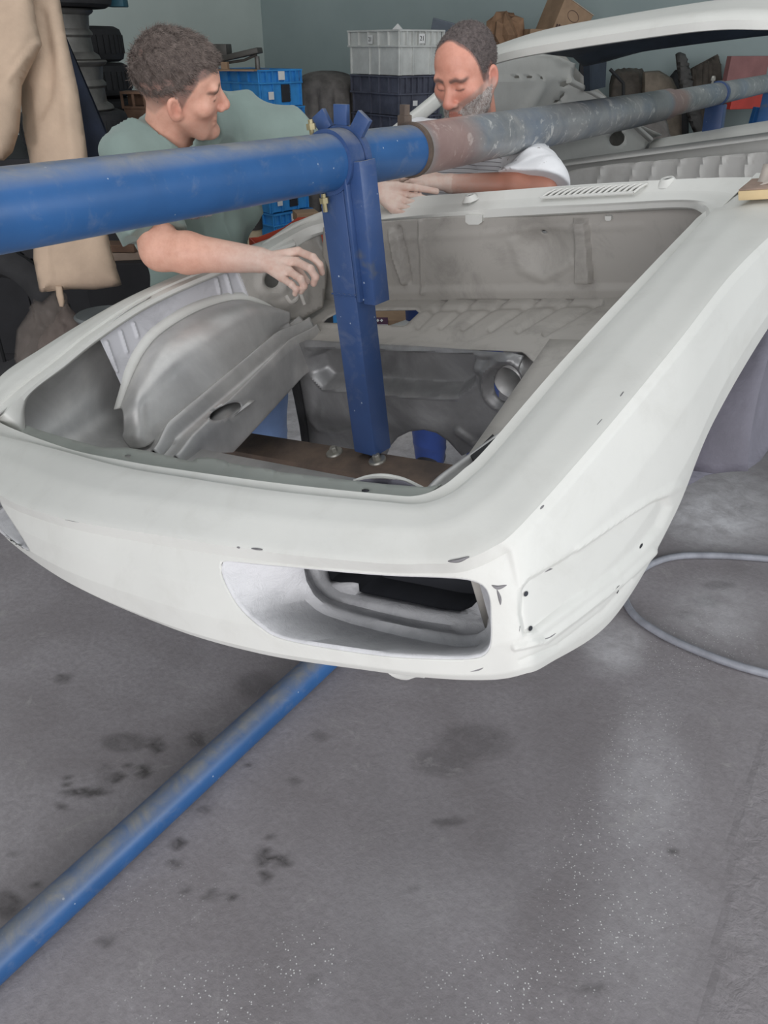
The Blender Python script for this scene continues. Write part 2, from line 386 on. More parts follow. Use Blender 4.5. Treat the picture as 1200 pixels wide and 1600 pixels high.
# ------------------------------------------------------------------ setting
def structure(name, mb, mat):
    o = mb.build(name, mat, None, False); o['kind'] = 'structure'; return o
XW, YW, ZC = -6.6, 7.4, 3.8
def build_floor():
    xs = np.unique(np.r_[np.linspace(-6.6, -2.2, 8), np.arange(-2.2, 1.8, .016), np.linspace(1.8, 7, 6)]); ys = np.unique(np.r_[np.linspace(-6, -.2, 8), np.arange(-.2, 2.9, .016), np.linspace(2.9, 7.5, 8)])
    X, Y = np.meshgrid(xs, ys); G = np.stack([X, Y, 0*X], -1); Pq = proj(G)[..., :2]; Pq[proj(G)[..., 2] < .2] = -9999
    blob = lambda cx, cy, rx, ry, soft=.6: sstep((1.25-np.hypot((Pq[..., 0]-cx)/rx, (Pq[..., 1]-cy)/ry))/soft)
    st = np.zeros(X.shape); du = np.zeros(X.shape); fl = np.zeros(X.shape); ro = np.zeros(X.shape)
    for x, y, rx, ry, k in ((165,1215,14,26,.3),(100,1060,14,8,.6),(195,1160,40,16,.5),(245,1165,12,14,.9),(225,1205,12,12,.8),(185,1215,10,7,.9),(200,1198,6,5,.9),(135,1238,40,7,.8),(104,1222,6,14,.8),(95,1262,9,8,.7),(310,1155,16,14,.6),(320,1265,16,6,.7),(280,1320,9,7,.8),(275,1318,7,12,.8),(412,1340,12,16,.9),(440,1345,14,10,.9),(415,1370,9,10,.8),(362,1403,10,9,.8),(425,1305,6,5,.8),(275,1350,14,7,.6),(330,1398,10,10,.5),(288,1394,6,5,.6),(10,1415,24,24,.7),(70,1425,12,8,.8),(58,1382,9,7,.7),(95,1410,7,6,.6),(20,1455,10,6,.6),(165,1470,14,9,.6),(25,1332,7,6,.6),(460,1220,9,8,.5),(490,1530,12,10,.4),(400,1070,34,22,.35),(388,1198,5,5,.8),(500,1150,14,10,.35),(640,1390,8,6,.8),(1052,1332,5,5,.9),(700,1285,26,7,.5),(925,1545,24,9,.5),(740,1160,60,30,.35),(690,1190,50,25,.35),(1105,940,22,9,.5),(1125,915,26,7,.45),(1070,960,18,6,.4)):
        st = np.maximum(st, k*blob(x, y, rx, ry))
    for x, y, rx, ry, k in ((1010,1230,80,150,.3),(1130,800,120,70,.9),(960,1010,60,50,.6),(1000,1440,110,170,.18),(1120,960,90,60,.4),(660,1420,150,90,.12),(440,690,200,200,.9),(650,690,150,150,.9)): du = np.maximum(du, k*blob(x, y, rx, ry, 1.1))
    for x, y, rx, ry, k in ((480,1500,70,60,1.),(330,1560,150,60,.9),(960,1400,120,200,1.),(800,1540,150,70,1.),(1010,1200,80,130,.9),(690,1590,60,30,.6),(1080,1010,120,60,.6),(250,1400,120,60,.3)): fl = np.maximum(fl, k*blob(x, y, rx, ry, .8))
    edge = np.interp(Pq[..., 1], [900, 1100, 1250, 1300, 1400, 1480, 1600, 1700], [1260, 1215, 1150, 1140, 1130, 1115, 1095, 1080]); ro = sstep((Pq[..., 0]-edge)/14)*(Pq[..., 1] > 1000)
    V, F = gridmesh(G); me = bpy.data.meshes.new('floor'); me.from_pydata(V.tolist(), [], F); a = me.color_attributes.new('Marks', 'FLOAT_COLOR', 'POINT'); a.data.foreach_set('color', np.stack([st, du, fl, ro], -1).reshape(-1, 4).astype(np.float32).ravel())
    me.materials.append(M['floor']); o = bpy.data.objects.new('floor', me); C.objects.link(o); o['kind'] = 'structure'
build_floor()
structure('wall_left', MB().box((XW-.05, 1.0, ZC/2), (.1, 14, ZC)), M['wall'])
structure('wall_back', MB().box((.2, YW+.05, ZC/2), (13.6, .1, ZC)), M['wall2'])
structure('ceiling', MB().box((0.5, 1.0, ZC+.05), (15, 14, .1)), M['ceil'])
# ------------------------------------------------------------------ the car body shell
car = empty('car_body', (0, 0, 0), 'stripped white-primed sports car body shell without its bonnet, hanging from the blue pipe', 'car body')
car.matrix_world = MCAR; car.location = MCAR.to_translation(); car.rotation_euler = MCAR.to_euler()

# rows of the outer skin, station by station: left rear corner, round the nose, back along the right wing
A = [(-.625, 1.02, .006), L(337,424,'u',-.64), L(235,470,'u',-.645), L(154,522,'u',-.645), L(100,565,'u',-.645), L(40,613,'u',-.635), L(9,645,'u',-.615),
     L(0,661,'w',.0), L(100,700,'w',0), L(200,722,'w',0), L(300,738,'w',0), L(440,757,'w',0), L(600,774,'w',0), L(652,776,'w',0), L(692,761,'w',.002), L(725,735,'w',.006), L(762,700,'w',.01),
     L(877,567,'w',.03), L(1000,435,'w',.05), L(1075,357,'w',.036), L(1099,334,'w',.012), (.645, 1.12, .01), (.65, 1.2, .01)]
def sh(p, du=0, dv=0, dw=0): return np.array(p) + np.array((du, dv, dw))
B = [sh(A[0],-.03,.02,.008), sh(A[1],-.035,0,.008), sh(A[2],-.035,0,.008), sh(A[3],-.035,0,.008), sh(A[4],-.035,0,.008), sh(A[5],-.035,-.012,.008), sh(A[6],-.035,-.03,.006),
     sh(A[7],-.02,-.042,.006), L(90,704,'w',.006), L(190,731,'w',.006), L(290,748,'w',.006), L(430,769,'w',.006), L(590,785,'w',.006), L(655,789,'w',.006), L(703,774,'w',.008), L(742,745,'w',.012), L(788,698,'w',.016),
     L(905,560,'w',.036), L(1020,435,'w',.056), L(1100,345,'w',.042), L(1120,325,'w',.02), L(1140,309,'w',.012), (.69, 1.2, .02)]
Cr = [(-.775, 1.06, .01), L(345,402,'u',-.785), L(219,457,'u',-.785), L(140,499,'u',-.785), L(62,547,'u',-.785), L(0,590,'u',-.785), (-.775, -.0, .0),
      (-.60, -.135, -.02), L(0,773,'w',-.02), L(100,810,'w',-.02), L(250,836,'w',-.02), L(420,862,'w',-.02), L(590,879,'w',-.02), L(670,880,'w',-.018), L(716,877,'w',-.014), L(768,856,'w',-.008), L(815,820,'w',.0),
      L(935,685,'w',.02), L(1055,540,'w',.045), L(1140,432,'w',.05), L(1210,362,'w',.036), L(1250,325,'w',.028), L(1300,280,'w',.02)]
C2 = [sh(Cr[i],-.004,0,-.012) for i in range(6)] + [sh(Cr[6],-.006,-.01,-.02), sh(Cr[7],-.005,-.012,-.03), L(0,783,'w',-.042), L(100,822,'w',-.042), L(250,851,'w',-.042), L(420,877,'w',-.042), L(590,893,'w',-.042), L(672,895,'w',-.04),
      L(730,891,'w',-.035), L(786,866,'w',-.024), sh(Cr[16],.006,-.004,-.012)] + [sh(Cr[i],.006,0,-.01) for i in range(17, 23)]
D = [(-.78, 1.06, -.2), (-.785, .85, -.15), (-.785, .62, -.2), (-.785, .45, -.25), (-.785, .3, -.24), (-.785, .12, -.22), (-.77, -.03, -.2),
     (-.62, -.13, -.17), L(0,827,'w',-.145), L(100,907,'w',-.155), L(250,977,'w',-.165), L(400,1022,'w',-.17), L(570,1049,'w',-.175), L(680,1062,'w',-.178), L(770,1064,'w',-.182), L(820,1055,'u',.768), L(860,1038,'u',.775),
     L(960,968,'u',.785), L(1043,832,'u',.788), L(1105,678,'u',.79), L(1200,514,'u',.79), (.79, 1.1, -.17), (.79, 1.3, -.3)]
A, B, Cr, C2, D = [np.array([np.asarray(p, float) for p in r]) for r in (A, B, Cr, C2, D)]
n_st = len(A)
cen = np.array([0, .5, 0])
outw = Cr - np.array([0., .55, 0]); outw[:, 2] = 0
for i in range(n_st):
    if i <= 5 or i >= 17: outw[i] = (math.copysign(1, Cr[i][0]), 0, 0)
    elif 8 <= i <= 13: outw[i] = (Cr[i][0]*.35, -1, 0)
outw /= np.linalg.norm(outw, axis=1)[:, None]
inn = -outw
lipb = A + inn*.012 + np.array([0, 0, -.03]); lipb2 = A + inn*.016 + np.array([0, 0, -.055])
gut = A + (B-A)*.45 + np.array([0, 0, -.008])
for i in range(6):
    lipb[i] = A[i]+np.array([0, 0, -.008]); lipb2[i] = A[i]+np.array([-.004, 0, -.014]); gut[i] = A[i]*.5+B[i]*.5+np.array([0, 0, -.002])
Bd = B + np.array([0, 0, -.006])
top1 = B + (Cr-B)*.12 + np.array([0, 0, .003]); top2 = B + (Cr-B)*.5 + np.array([0, 0, .007]); top3 = B + (Cr-B)*.93 + np.array([0, 0, .002])
fm = C2*.72 + D*.28 + outw*.012; fm2 = C2*.4 + D*.6 + outw*.016; lp = C2*.1 + D*.9 + outw*.006
lp2 = D + inn*.004; und = D + inn*.010 + np.array([0, 0, .003]); und2 = D + inn*.016 + np.array([0, 0, .010])
rows = [lipb2, lipb, A, gut, Bd, B, top1, top2, top3, Cr, C2, fm, fm2, lp, lp2, und, und2]
ns = [1, 1, 2, 2, 1, 2, 5, 5, 2, 3, 24, 24, 20, 4, 2, 2]
G = loft(rows, ns, 52)
# pressings: marker-lamp recess on the right corner, waist creases
Pp = lproj(G)[..., :2]
rec = [(811,925),(828,905),(880,876),(960,822),(1020,783),(1040,778),(1046,792),(1030,825),(1000,862),(960,898),(900,942),(840,985),(818,992),(811,960)]
h = relief(Pp, [('poly', rec, 11, -.0075), ('line', [(805,1010),(850,1000),(910,955),(975,905),(1020,862)], 8, .0045), ('line', [(812,1032),(870,1008),(940,955),(985,905)], 5, -.0022), ('line', [(905,858),(985,800),(1060,758)], 11, .003)])
a_ = np.gradient(G, axis=0); b_ = np.gradient(G, axis=1); nrm = np.cross(b_, a_); nrm /= np.linalg.norm(nrm, axis=-1)[..., None]+1e-12
sgn = np.sign((nrm*(G-np.array([0, .6, -.4]))).sum(-1)); nrm *= sgn[..., None]
side = (np.arange(G.shape[0]) >= sum(ns[:9]))[:, None] & (Pp[..., 0] > 780)
G = G + nrm*(h*side)[..., None]
# headlamp openings

hole_r = smoothpoly([(352,877),(347,887),(349,903),(371,945),(405,978),(440,998),(520,1014),(610,1026),(700,1030),(745,1028),(762,1018),(768,1000),(768,965),(766,935),(757,916),(735,906),(700,902),(600,898),(480,888),(400,881)], 4)
hole_l = smoothpoly([(-4,772),(4,790),(20,815),(46,857),(40,858),(18,845),(-8,824),(-30,795),(-34,775),(-20,768)], 3)
ri = sum(ns[:9])
def cut(G, holes, r0, r1=None):
    r1 = sum(ns[:14]) if r1 is None else r1
    Pp = lproj(G)[..., :2]; nr, nc, _ = G.shape
    cenq = (G[:-1, :-1]+G[1:, 1:]+G[:-1, 1:]+G[1:, :-1])/4; Pc = lproj(cenq)[..., :2]
    kill = np.zeros((nr-1, nc-1), bool)
    for hh in holes: kill |= inside(Pc, hh)
    kill[:r0] = False; kill[r1:] = False
    full = np.ones((nr+1, nc+1), bool); full[1:-1, 1:-1] = ~kill
    allk = ~full[:-1, :-1] & ~full[1:, :-1] & ~full[:-1, 1:] & ~full[1:, 1:]
    anyk = ~(full[:-1, :-1] & full[1:, :-1] & full[:-1, 1:] & full[1:, 1:])
    bd = anyk & ~allk; G2 = G.copy()
    for j, i in np.argwhere(bd):
        q = Pp[j, i]; best = None
        for hh in holes:
            d, qq = dpoly(q[None], hh, True)
            if best is None or d[0] < best[0]: best = (d[0], qq[0])
        n = np.cross(G[j, min(i+1, nc-1)]-G[j, max(i-1, 0)], G[min(j+1, nr-1), i]-G[max(j-1, 0), i]); n /= np.linalg.norm(n)+1e-12
        p = Lp(best[1][0], best[1][1], G[j, i], n); G2[j, i] = p if np.linalg.norm(p-G[j, i]) < .025 else G[j, i]
    V, F = gridmesh(G2); F = [f for f, k in zip(F, kill.reshape(-1)) if not k]
    return V, F, G2
V, F, G2 = cut(G, [hole_r, hole_l], ri)
used = sorted({i for f in F for i in f}); rm = {o: k for k, o in enumerate(used)}
nose = mk('outer_skin', V[used], [tuple(rm[i] for i in f) for f in F], M['primer'], car, True, 28, .003, 0)
# headlamp recesses --------------------------------------------------
def surf_near(q, G, r0):
    Pp = lproj(G)[r0:sum(ns[:14]), :, :2]; d = np.linalg.norm(Pp-np.array(q), axis=-1); j, i = np.unravel_index(d.argmin(), d.shape); j += r0
    n = np.cross(G[j, min(i+1, G.shape[1]-1)]-G[j, i-1], G[j+1, i]-G[j-1, i]); n /= np.linalg.norm(n)
    p = Lp(q[0], q[1], G[j, i], n)
    return p if np.linalg.norm(p-G[j, i]) < .02 else G[j, i]
rimr = np.array([surf_near(q, G2, ri) for q in hole_r])
def resample(P, n):
    P = np.vstack([P, P[:1]]); s = np.r_[0, np.cumsum(np.linalg.norm(np.diff(P, axis=0), axis=1))]
    t = np.linspace(0, s[-1], n+1)[:-1]; return np.stack([np.interp(t, s, P[:, k]) for k in range(3)], -1)
NB = 96
rim = resample(rimr, NB)
wtop = -.05
def loop(vis, v, n=NB):
    return resample(np.array([np.asarray(p, float) for p in vis]), n)
def stp(v0, pts): return [L(x, y, 'v', v0(x)) for x, y in pts]
vface = lambda x: np.interp(x, [350, 480, 620, 770], [-.155, -.145, -.125, -.09])
def ring2(dv, pts, top, rnd=.012):
    """visible lower edge traced on the photo, closed across the hidden top at height top"""
    P = stp(lambda x: vface(x)+dv, pts); P0, P1 = P[0], P[-1]
    P = P + [np.array((P1[0]+.002, P1[1], top-rnd)), np.array((P1[0]-rnd, P1[1], top)), np.array((P0[0]+rnd, P0[1], top)), np.array((P0[0]-.002, P0[1], top-rnd))]
    return np.array(P)
r2 = ring2(.05, [(474,888),(478,908),(490,930),(507,945),(522,953),(560,964),(620,976),(680,989),(720,996),(745,993),(760,984),(767,968)], -.044)
r2b = r2 + np.array([0, .012, 0])*1.0
r3 = ring2(.085, [(497,888),(503,908),(515,922),(530,931),(575,940),(640,953),(700,963),(735,969),(755,970),(766,964),(768,950)], -.042)
r4 = ring2(.10, [(510,888),(514,902),(520,912),(526,917),(533,915),(537,905),(560,910),(562,926),(640,942),(690,953),(722,956),(738,948),(747,938),(766,940),(768,930)], -.041)
def closest_start(P, ref):
    i = np.linalg.norm(P-ref, axis=1).argmin(); return np.roll(P, -i, 0)
def orient(P):
    c = P.mean(0); s = sum((P[i][0]-c[0])*(P[(i+1) % len(P)][2]-c[2])-(P[i][2]-c[2])*(P[(i+1) % len(P)][0]-c[0]) for i in range(len(P)))
    return P if s > 0 else P[::-1]
def polar(P, n=NB):
    """resample a ring by direction about its centre so that neighbouring rings pair up"""
    P = orient(resample(P, 400)); c = (P.min(0)+P.max(0))/2; wx = np.ptp(P[:, 0])/2; wz = np.ptp(P[:, 2])/2
    a = np.unwrap(np.arctan2((P[:, 2]-c[2])/wz, (P[:, 0]-c[0])/wx)); k = np.argsort(a % (2*np.pi)); am = (a % (2*np.pi))[k]; Q = P[k]
    t = np.linspace(0, 2*np.pi, n+1)[:-1]; am = np.r_[am-2*np.pi, am, am+2*np.pi]; Q = np.vstack([Q, Q, Q])
    return np.stack([np.interp(t, am, Q[:, j]) for j in range(3)], -1)
R0, R2, R3, R4 = polar(rimr), polar(r2), polar(r3), polar(r4)
def offr(R, dv, dr):
    c = (R.max(0)+R.min(0))/2; d = R-c; d[:, 1] = 0; d /= np.linalg.norm(d, axis=1)[:, None]; return R+d*dr+np.array([0, dv, 0])
R0b = offr(R0, .005, -.002)
R1 = offr(R2, -.012, .010); R1a = offr(R2, -.005, .003); R2b = offr(R2, .006, .003); R2i = offr(R2, .012, .011); R3o = offr(R3, -.010, .009); R3a = offr(R3, -.005, .002); R3i = offr(R3, .008, .002)
def rings(seq):
    V = np.vstack(seq); n = len(seq[0]); F = []
    for i in range(len(seq)-1):
        for k in range(n): F.append((i*n+k, i*n+(k+1) % n, (i+1)*n+(k+1) % n, (i+1)*n+k))
    return V, F
bm_ = mat_primer('rough_primer_bucket', srgb(212, 212, 214), srgb(168, 168, 172), .7, .8)
nt = bm_.node_tree; bb = nt.nodes['Principled BSDF']; bump(nt, bb, noise(nt, 40, 7, .7, coords(nt, (1, 1, 2.2)), 1.2), .5, .005)
V, F = rings([R0, R0b, R0*.55+R1*.45+np.array([0, .004, 0]), R1, R1a, R2, R2b, R2i, R3o, R3a, R3, R3i, R4])
hb = mk('headlamp_recess', V, F, bm_, car, True, 50, .0025, 0)
rl = polar(np.array([surf_near(q, G2, ri) for q in hole_l])); rc_ = rl.mean(0)
V, F = rings([rl, rl+np.array([0, .006, 0]), rl*.86+rc_*.14+np.array([0, .045, 0]), rl*.78+rc_*.22+np.array([0, .075, 0])]); F.append(tuple(range(3*NB, 4*NB))); mk('headlamp_recess', V, F, bm_, car, True, 50, .002, 0)
V, F = rings([R4, R4+np.array([0, .02, 0]), R4*.97+R4.mean(0)*.03+np.array([0, .05, -.012])]); n_ = len(V); F.append(tuple(range(n_-NB, n_))); mk('lamp_cavity_shade', V, F, M['void_shade'], car, True, 40)  # dark-coloured shell imitates the unlit hollow behind the lamp recess
# tow eye under the nose
tq = [L(x, y, 'v', -.135) for x, y in ((588,1050),(600,1054),(612,1062),(628,1065),(642,1061),(656,1062))]
tw = MB(); tw.tube([np.array(p)+np.array([0, .012, .002]) for p in cat(tq, 4)], .0075, 8)
tw.tube([np.array(p)+np.array([0, .016, .006]) for p in cat([tq[0], L(620,1055,'v',-.135), tq[-1]], 4)], .006, 8)
tw.build('tow_eye', M['primer'], car)
# fixing holes and chips in the right corner
for (x, y, rx, ry) in ((822,928,3.2,4.5),(829,982,3,4.2),(965,922,3,8),(1002,853,1.6,4.5),(1030,836,1.6,4.5)):
    P = np.array([surf_near(q, G2, ri) for q in ell(x, y, rx, ry, 10, .5)]); c = P.mean(0); o = (c-CAML); o = o/np.linalg.norm(o); hl = MB(); hl.add(np.vstack([P-o*.004, P+o*.004]), [tuple(range(10)), tuple(range(10, 20))]+[(i, (i+1) % 10, 10+(i+1) % 10, 10+i) for i in range(10)]); hl.build('fixing_hole', M['void_shade'], car)

# bare-metal chips along the creases
for pts, r in (([(700,877),(716,876),(733,870)], 2.0), ([(843,796),(850,789)], 1.4), ([(968,622),(976,611)], 1.3), ([(930,668),(944,652)], .8), ([(848,895),(856,890),(864,888)], 1.6), ([(958,812),(985,792),(1010,774)], .7), ([(990,812),(1008,798)], .7), ([(768,914),(778,918),(792,914)], 2.4), ([(776,920),(781,934),(782,946)], 1.8), ([(842,1001),(858,996),(870,988)], .8), ([(812,968),(811,990)], .8), ([(940,935),(958,920)], .6), ([(370,855),(376,856)], 1.2), ([(393,857),(410,859)], 1.2), ([(102,812),(130,817)], .7), ([(730,1050),(748,1046),(758,1041)], 1.2), ([(1055,792),(1062,786)], .8)):
    q = []
    for x, y in cat(pts, 4):
        p = surf_near((x, y), G2, 6); o_ = CAML-p; q.append(p+o_/np.linalg.norm(o_)*.0008)
    mb = MB(); mb.tube(q, [.0003+.0011*r*math.sin(math.pi*(i+.5)/len(q)) for i in range(len(q))], 6); mb.build('paint_chip', M['chip'], car)
# --- lock panel behind the front lip ---------------------------------
lk_out = [(25,658),(60,672),(100,684),(160,700),(200,700),(235,706),(300,722),(306,717),(325,715),(355,720),(360,724),(430,735),(436,738),(555,752),(600,757),(665,762),(690,757),(660,780),(600,778),(500,770),(400,758),(300,742),(200,726),(100,704),(0,665),(5,655)]
panel('lock_panel', lk_out, lambda x, y: L(x, y, 'w', -.035), 5, M['grey_green'], car, [('line', [(355,720),(352,735)], 4, -.004), ('line', [(432,735),(425,748)], 4, -.004)], [ell(98/1, 671, 4, 2.2, 10), ell(200,713,6,2.5,10), ell(571,767,7,3,12)])
ov = MB(); ov.tube(cat([L(553,753,'w',-.045), L(575,746,'w',-.04), L(600,744,'w',-.035), L(630,750,'w',-.045), L(660,764,'w',-.06)], 5), .004, 8)
ov.build('panel_flange', M['primer'], car)
fp = np.array([[L(x, y, 'w', -.04-.004*k) for x, y in ((552,754),(575,748),(600,746),(630,752),(660,766))] for k in range(2)])
lowedge = np.array([p+np.array([0, -.02, -.09]) for p in fp[0]]); V, F = gridmesh(np.array([fp[0], lowedge])); mk('radiator_support', V, F, M['arch'], car, thick=.003)

# --- cowl --------------------------------------------------------------
Lb = [(428,402),(495,364),(590,352),(750,340),(940,329),(1060,323),(1094,330),(1103,345)]
Lm = [(415,392),(492,352),(590,343),(750,328),(940,318),(1062,312),(1110,318),(1124,328)]
Lc = [(408,382),(494,344),(590,331),(750,316),(905,306),(1050,300),(1120,301),(1146,306)]
Lk = [(455,350),(520,326),(600,312),(750,301),(900,290),(1040,282),(1110,279),(1175,278)]
def rw(P, wv): return np.array([L(x, y, 'w', wv if not hasattr(wv, '__len__') else wv[i]) for i, (x, y) in enumerate(P)])
wl = [-.005, -.008, -.008, -.008, -.006, -.004, .0, .01]
rLb = rw(Lb, wl); rLm = rw(Lm, [.025, .014, .012, .012, .012, .014, .018, .022]); rLc = rw(Lc, [.03, .02, .02, .02, .02, .02, .022, .02]); rLk = rw(Lk, [.035]*8)
rLb0 = rLb + np.array([0, .02, -.012]); rLk2 = rLk + np.array([0, .015, -.02]); rLk3 = rLk + np.array([0, .018, -.06])
Gc = loft([rLb0, rLb, rLb*.6+rLm*.4+np.array([0, 0, .006]), rLm, rLc, rLk, rLk2, rLk3], [2, 3, 3, 3, 12, 2, 2], 40)
lv = [(845,309),(868,296),(1011,287),(990,301)]
Pc = lproj(Gc)[..., :2]
def cutgrid(G, holes, rr):
    V, F = gridmesh(G); Pp = lproj(V)[:, :2]; keep = []
    rows_ = G.shape[1]
    for f in F:
        r_ = f[0]//rows_; c = Pp[list(f)].mean(0)[None]
        if rr[0] <= r_ < rr[1] and any(inside(c, hh)[0] for hh in holes): continue
        keep.append(f)
    return V, keep
wip = [(735,309),(1043,284)]
V, F, _ = cut(Gc, [lv]+[ell(x, y, 7, 4, 14) for x, y in wip], 11, 24)
mk('cowl', V, F, M['primer'], car, True, 40, .003, 0)
gl = MB(); nsl = 15
for i in range(nsl+1):
    t = i/nsl; a0 = np.array(lv[0])*(1-t)+np.array(lv[3])*t; b0 = np.array(lv[1])*(1-t)+np.array(lv[2])*t
    p0 = L(*a0, 'w', .0265); p1 = L(*b0, 'w', .0345); gl.tube([p0, p0*.5+p1*.5+np.array([0, 0, .002]), p1], .0030, 6)
gl.tube([L(*lv[0], 'w', .026), L(*lv[3], 'w', .026)], .004, 6); gl.tube([L(*lv[1], 'w', .034), L(*lv[2], 'w', .034)], .004, 6)
gl.build('louvre_grille', M['primer'], car)
bx = np.array([L(*q, 'w', .0) for q in ((850,316),(862,302),(1012,292),(1000,306))]); V, F = gridmesh(np.array([[bx[0], bx[3]], [bx[1], bx[2]]])); mk('louvre_shade_sheet', V, F, M['void_shade'], car, thick=.002)  # dark sheet under the slats, painted shade for the slots
for x, y in wip:
    c = L(x, y, 'w', .032); wb = MB(); wb.lathe([(.0095, -.02), (.0095, .008), (.014, .008), (.02, -.002), (.024, -.006)], 20, None, c); wb.build('wiper_boss', M['primer'], car); wb = MB(); wb.lathe([(0, .0045), (.0094, .0045), (.0094, -.02)], 20, None, c); wb.build('spindle_hole_shade', M['void_shade'], car)  # dark cap inside the boss imitates the shaded spindle hole

# --- engine/luggage bay: rear wall, floor, bulkhead ----------------------
wall_pl = (np.array([0, 1.135, 0.]), np.array([0, 1., .085]) / np.linalg.norm([0, 1., .085]))
bw_out = [(505,370),(505,355),(590,346),(750,335),(940,325),(1070,318),(1104,328),(1120,400),(1010,470),(930,466),(750,466),(575,470),(500,480)]
panel('luggage_rear_wall', bw_out, lambda x, y: Lp(x, y, *wall_pl), 2.5, M['dusty_metal'], car, [
    ('line', [(612,362),(618,400),(632,440)], 7, .016), ('line', [(624,356),(633,395),(641,440)], 5, -.012),
    ('line', [(657,345),(662,455)], 5, .010), ('poly', [(898,343),(918,343),(926,440),(900,440)], 6, .018),
    ('blob', (845,385), (45,32), -.035), ('line', [(800,380),(815,420),(850,435),(890,412)], 14, .006), ('poly', [(500,452),(1000,446),(960,475),(500,480)], 12, .008), ('line', [(580,375),(1000,352)], 10, .002)],
    [ell(843,370,4,4,10), ell(950,340,2.4,2,8)], .002)
for (x, y, sx, sy) in ((740,343,13,8),(950,341,5,4),(585,362,4,4)):
    P = np.array([Lp(x+a*sx, y+b*sy, wall_pl[0]-np.array([0, .012, 0]), wall_pl[1]) for a, b in ((-1,-.8),(1,-.8),(1,.5),(.6,1),(-.6,1),(-1,.5))])
    tb = MB(); tb.add(np.vstack([P, P+np.array([0, .014, 0])]), [tuple(range(6)), tuple(range(6, 12))]+[(i, (i+1) % 6, 6+(i+1) % 6, 6+i) for i in range(6)]); tb.build('bracket_tab', M['primer'], car)
# gap beside the wall, right rear corner of the bay
WF = -.245
fl_out = [(430,500),(470,478),(505,468),(575,462),(750,458),(935,452),(990,450),(960,520),(900,575),(834,566),(815,551),(660,547),(476,540),(462,520)]
fl_hole = [(503,506),(512,497),(532,487),(650,486),(655,489),(633,510),(627,512)]
fe = []
for a, b in (((652,512),(697,466)),((688,512),(742,466)),((722,514),(792,466)),((765,516),(842,466)),((808,518),(893,466)),((850,522),(940,470))): fe.append(('line', [a, b], 6, -.010))
fe += [('line', [(660,484),(940,474)], 6, -.008), ('line', [(435,500),(520,466)], 6, .006), ('line', [(500,508),(640,514),(670,484),(530,483)], 6, .005), ('line', [(480,534),(660,541),(830,556)], 7, .004)]
panel('luggage_floor', fl_out, lambda x, y: L(x, y, 'w', WF), 2.5, M['dusty_metal'], car, fe, [fl_hole], .003)
bk_out = [(468,536),(480,531),(560,536),(660,541),(800,551),(818,556),(816,575),(822,600),(800,640),(770,670),(742,702),(722,712),(700,688),(682,676),(662,671),(640,674),(622,683),(610,697),(604,712),(540,712),(478,705),(474,665),(465,620),(452,590),(456,560)]
bv = .80
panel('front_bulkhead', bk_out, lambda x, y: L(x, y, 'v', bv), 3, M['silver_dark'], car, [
    ('poly', [(488,560),(505,548),(740,556),(738,600),(715,616),(640,612),(560,605),(510,600),(494,585)], 15, -.045),
    ('line', [(492,588),(508,604),(560,609),(640,616),(712,619),(738,602)], 8, .014), ('line', [(484,652),(500,668),(530,676),(560,668)], 9, .008), ('line', [(715,672),(740,690)], 9, .012), ('blob', (495,630), (7,18), -.006),
    ('line', [(463,590),(470,650),(476,700)], 8, .012), ('blob', (753,572), (16,10), .02), ('line', ell(792,598,33,38,26)+[(825,598)], 11, .018), ('line', [(480,540),(660,548),(800,556)], 8, .008)],
    [ell(794,598,22,29,26,.15)], .003)
# tube seen through the round hole
tb = MB(); c = L(794,598,'v',.80); tb.tube([c, c+np.array([.01, .12, -.0])], .043, 24, cap=False); tb.build('steering_tube', M['silver'], car, thick=.002)
# dark strut at the left of the bulkhead
st = MB(); st.tube([L(457,575,'v',.78), L(466,620,'v',.78), L(474,665,'v',.78), L(480,712,'v',.78)], [.016, .014, .013, .013], 8); st.build('bulkhead_brace', M['black'], car)

# --- chassis rails (left visible, right mirrored) -------------------------
def rail(s):
    prof = [(-.7,-.215),(-.35,-.20),(-.12,-.178),(0,-.168),(.12,-.185),(.22,-.205),(.5,-.212),(.72,-.206),(.84,-.192),(.93,-.192),(1.0,-.205),(1.03,-.225),(1.03,-.29),(.97,-.305),(.75,-.31)]
    P = cat(np.array([(a, 0, b) for a, b in prof]), 3); Gv = []
    for v in np.linspace(.2, .93, 90):
        t = (v-.2)/.73; ri_, ed = .455+.12*t, .355+.195*t**1.15; row = []
        for a, _, w_ in P:
            lo_w = -.235-.085*float(sstep((t-.05)/.25)); u = ri_+(ed-ri_)*a if a >= 0 else ri_-a*.16
            w2 = max(w_, lo_w)-.03*float(sstep((.12-t)/.12))*(1 if a < .2 else .4)-.03*float(sstep((t-.75)/.25))*(a > -.2)
            row.append((-s*u, v, w2))
        Gv.append(row)
    G = np.array(Gv); V, F = gridmesh(G)
    if s > 0: V, F, _ = cut(G, [ell(352,643,27,10,32,-.42)], 0, len(G)-1)
    return mk('chassis_rail', V, F, M['silver'], car, True, 40, .003)
rail(1); rail(-1)
hm = np.array([[L(352+28*math.cos(a)*c-11*math.sin(a)*s2, 643+28*math.cos(a)*s2+11*math.sin(a)*c, 'w', -.225-.03*k) for a in np.linspace(0, 2*math.pi, 25)] for k in (0, 1) for c, s2 in ((math.cos(-.42), math.sin(-.42)),)]); mk('rail_hole_wall', *gridmesh(hm), M['void_shade'], car)
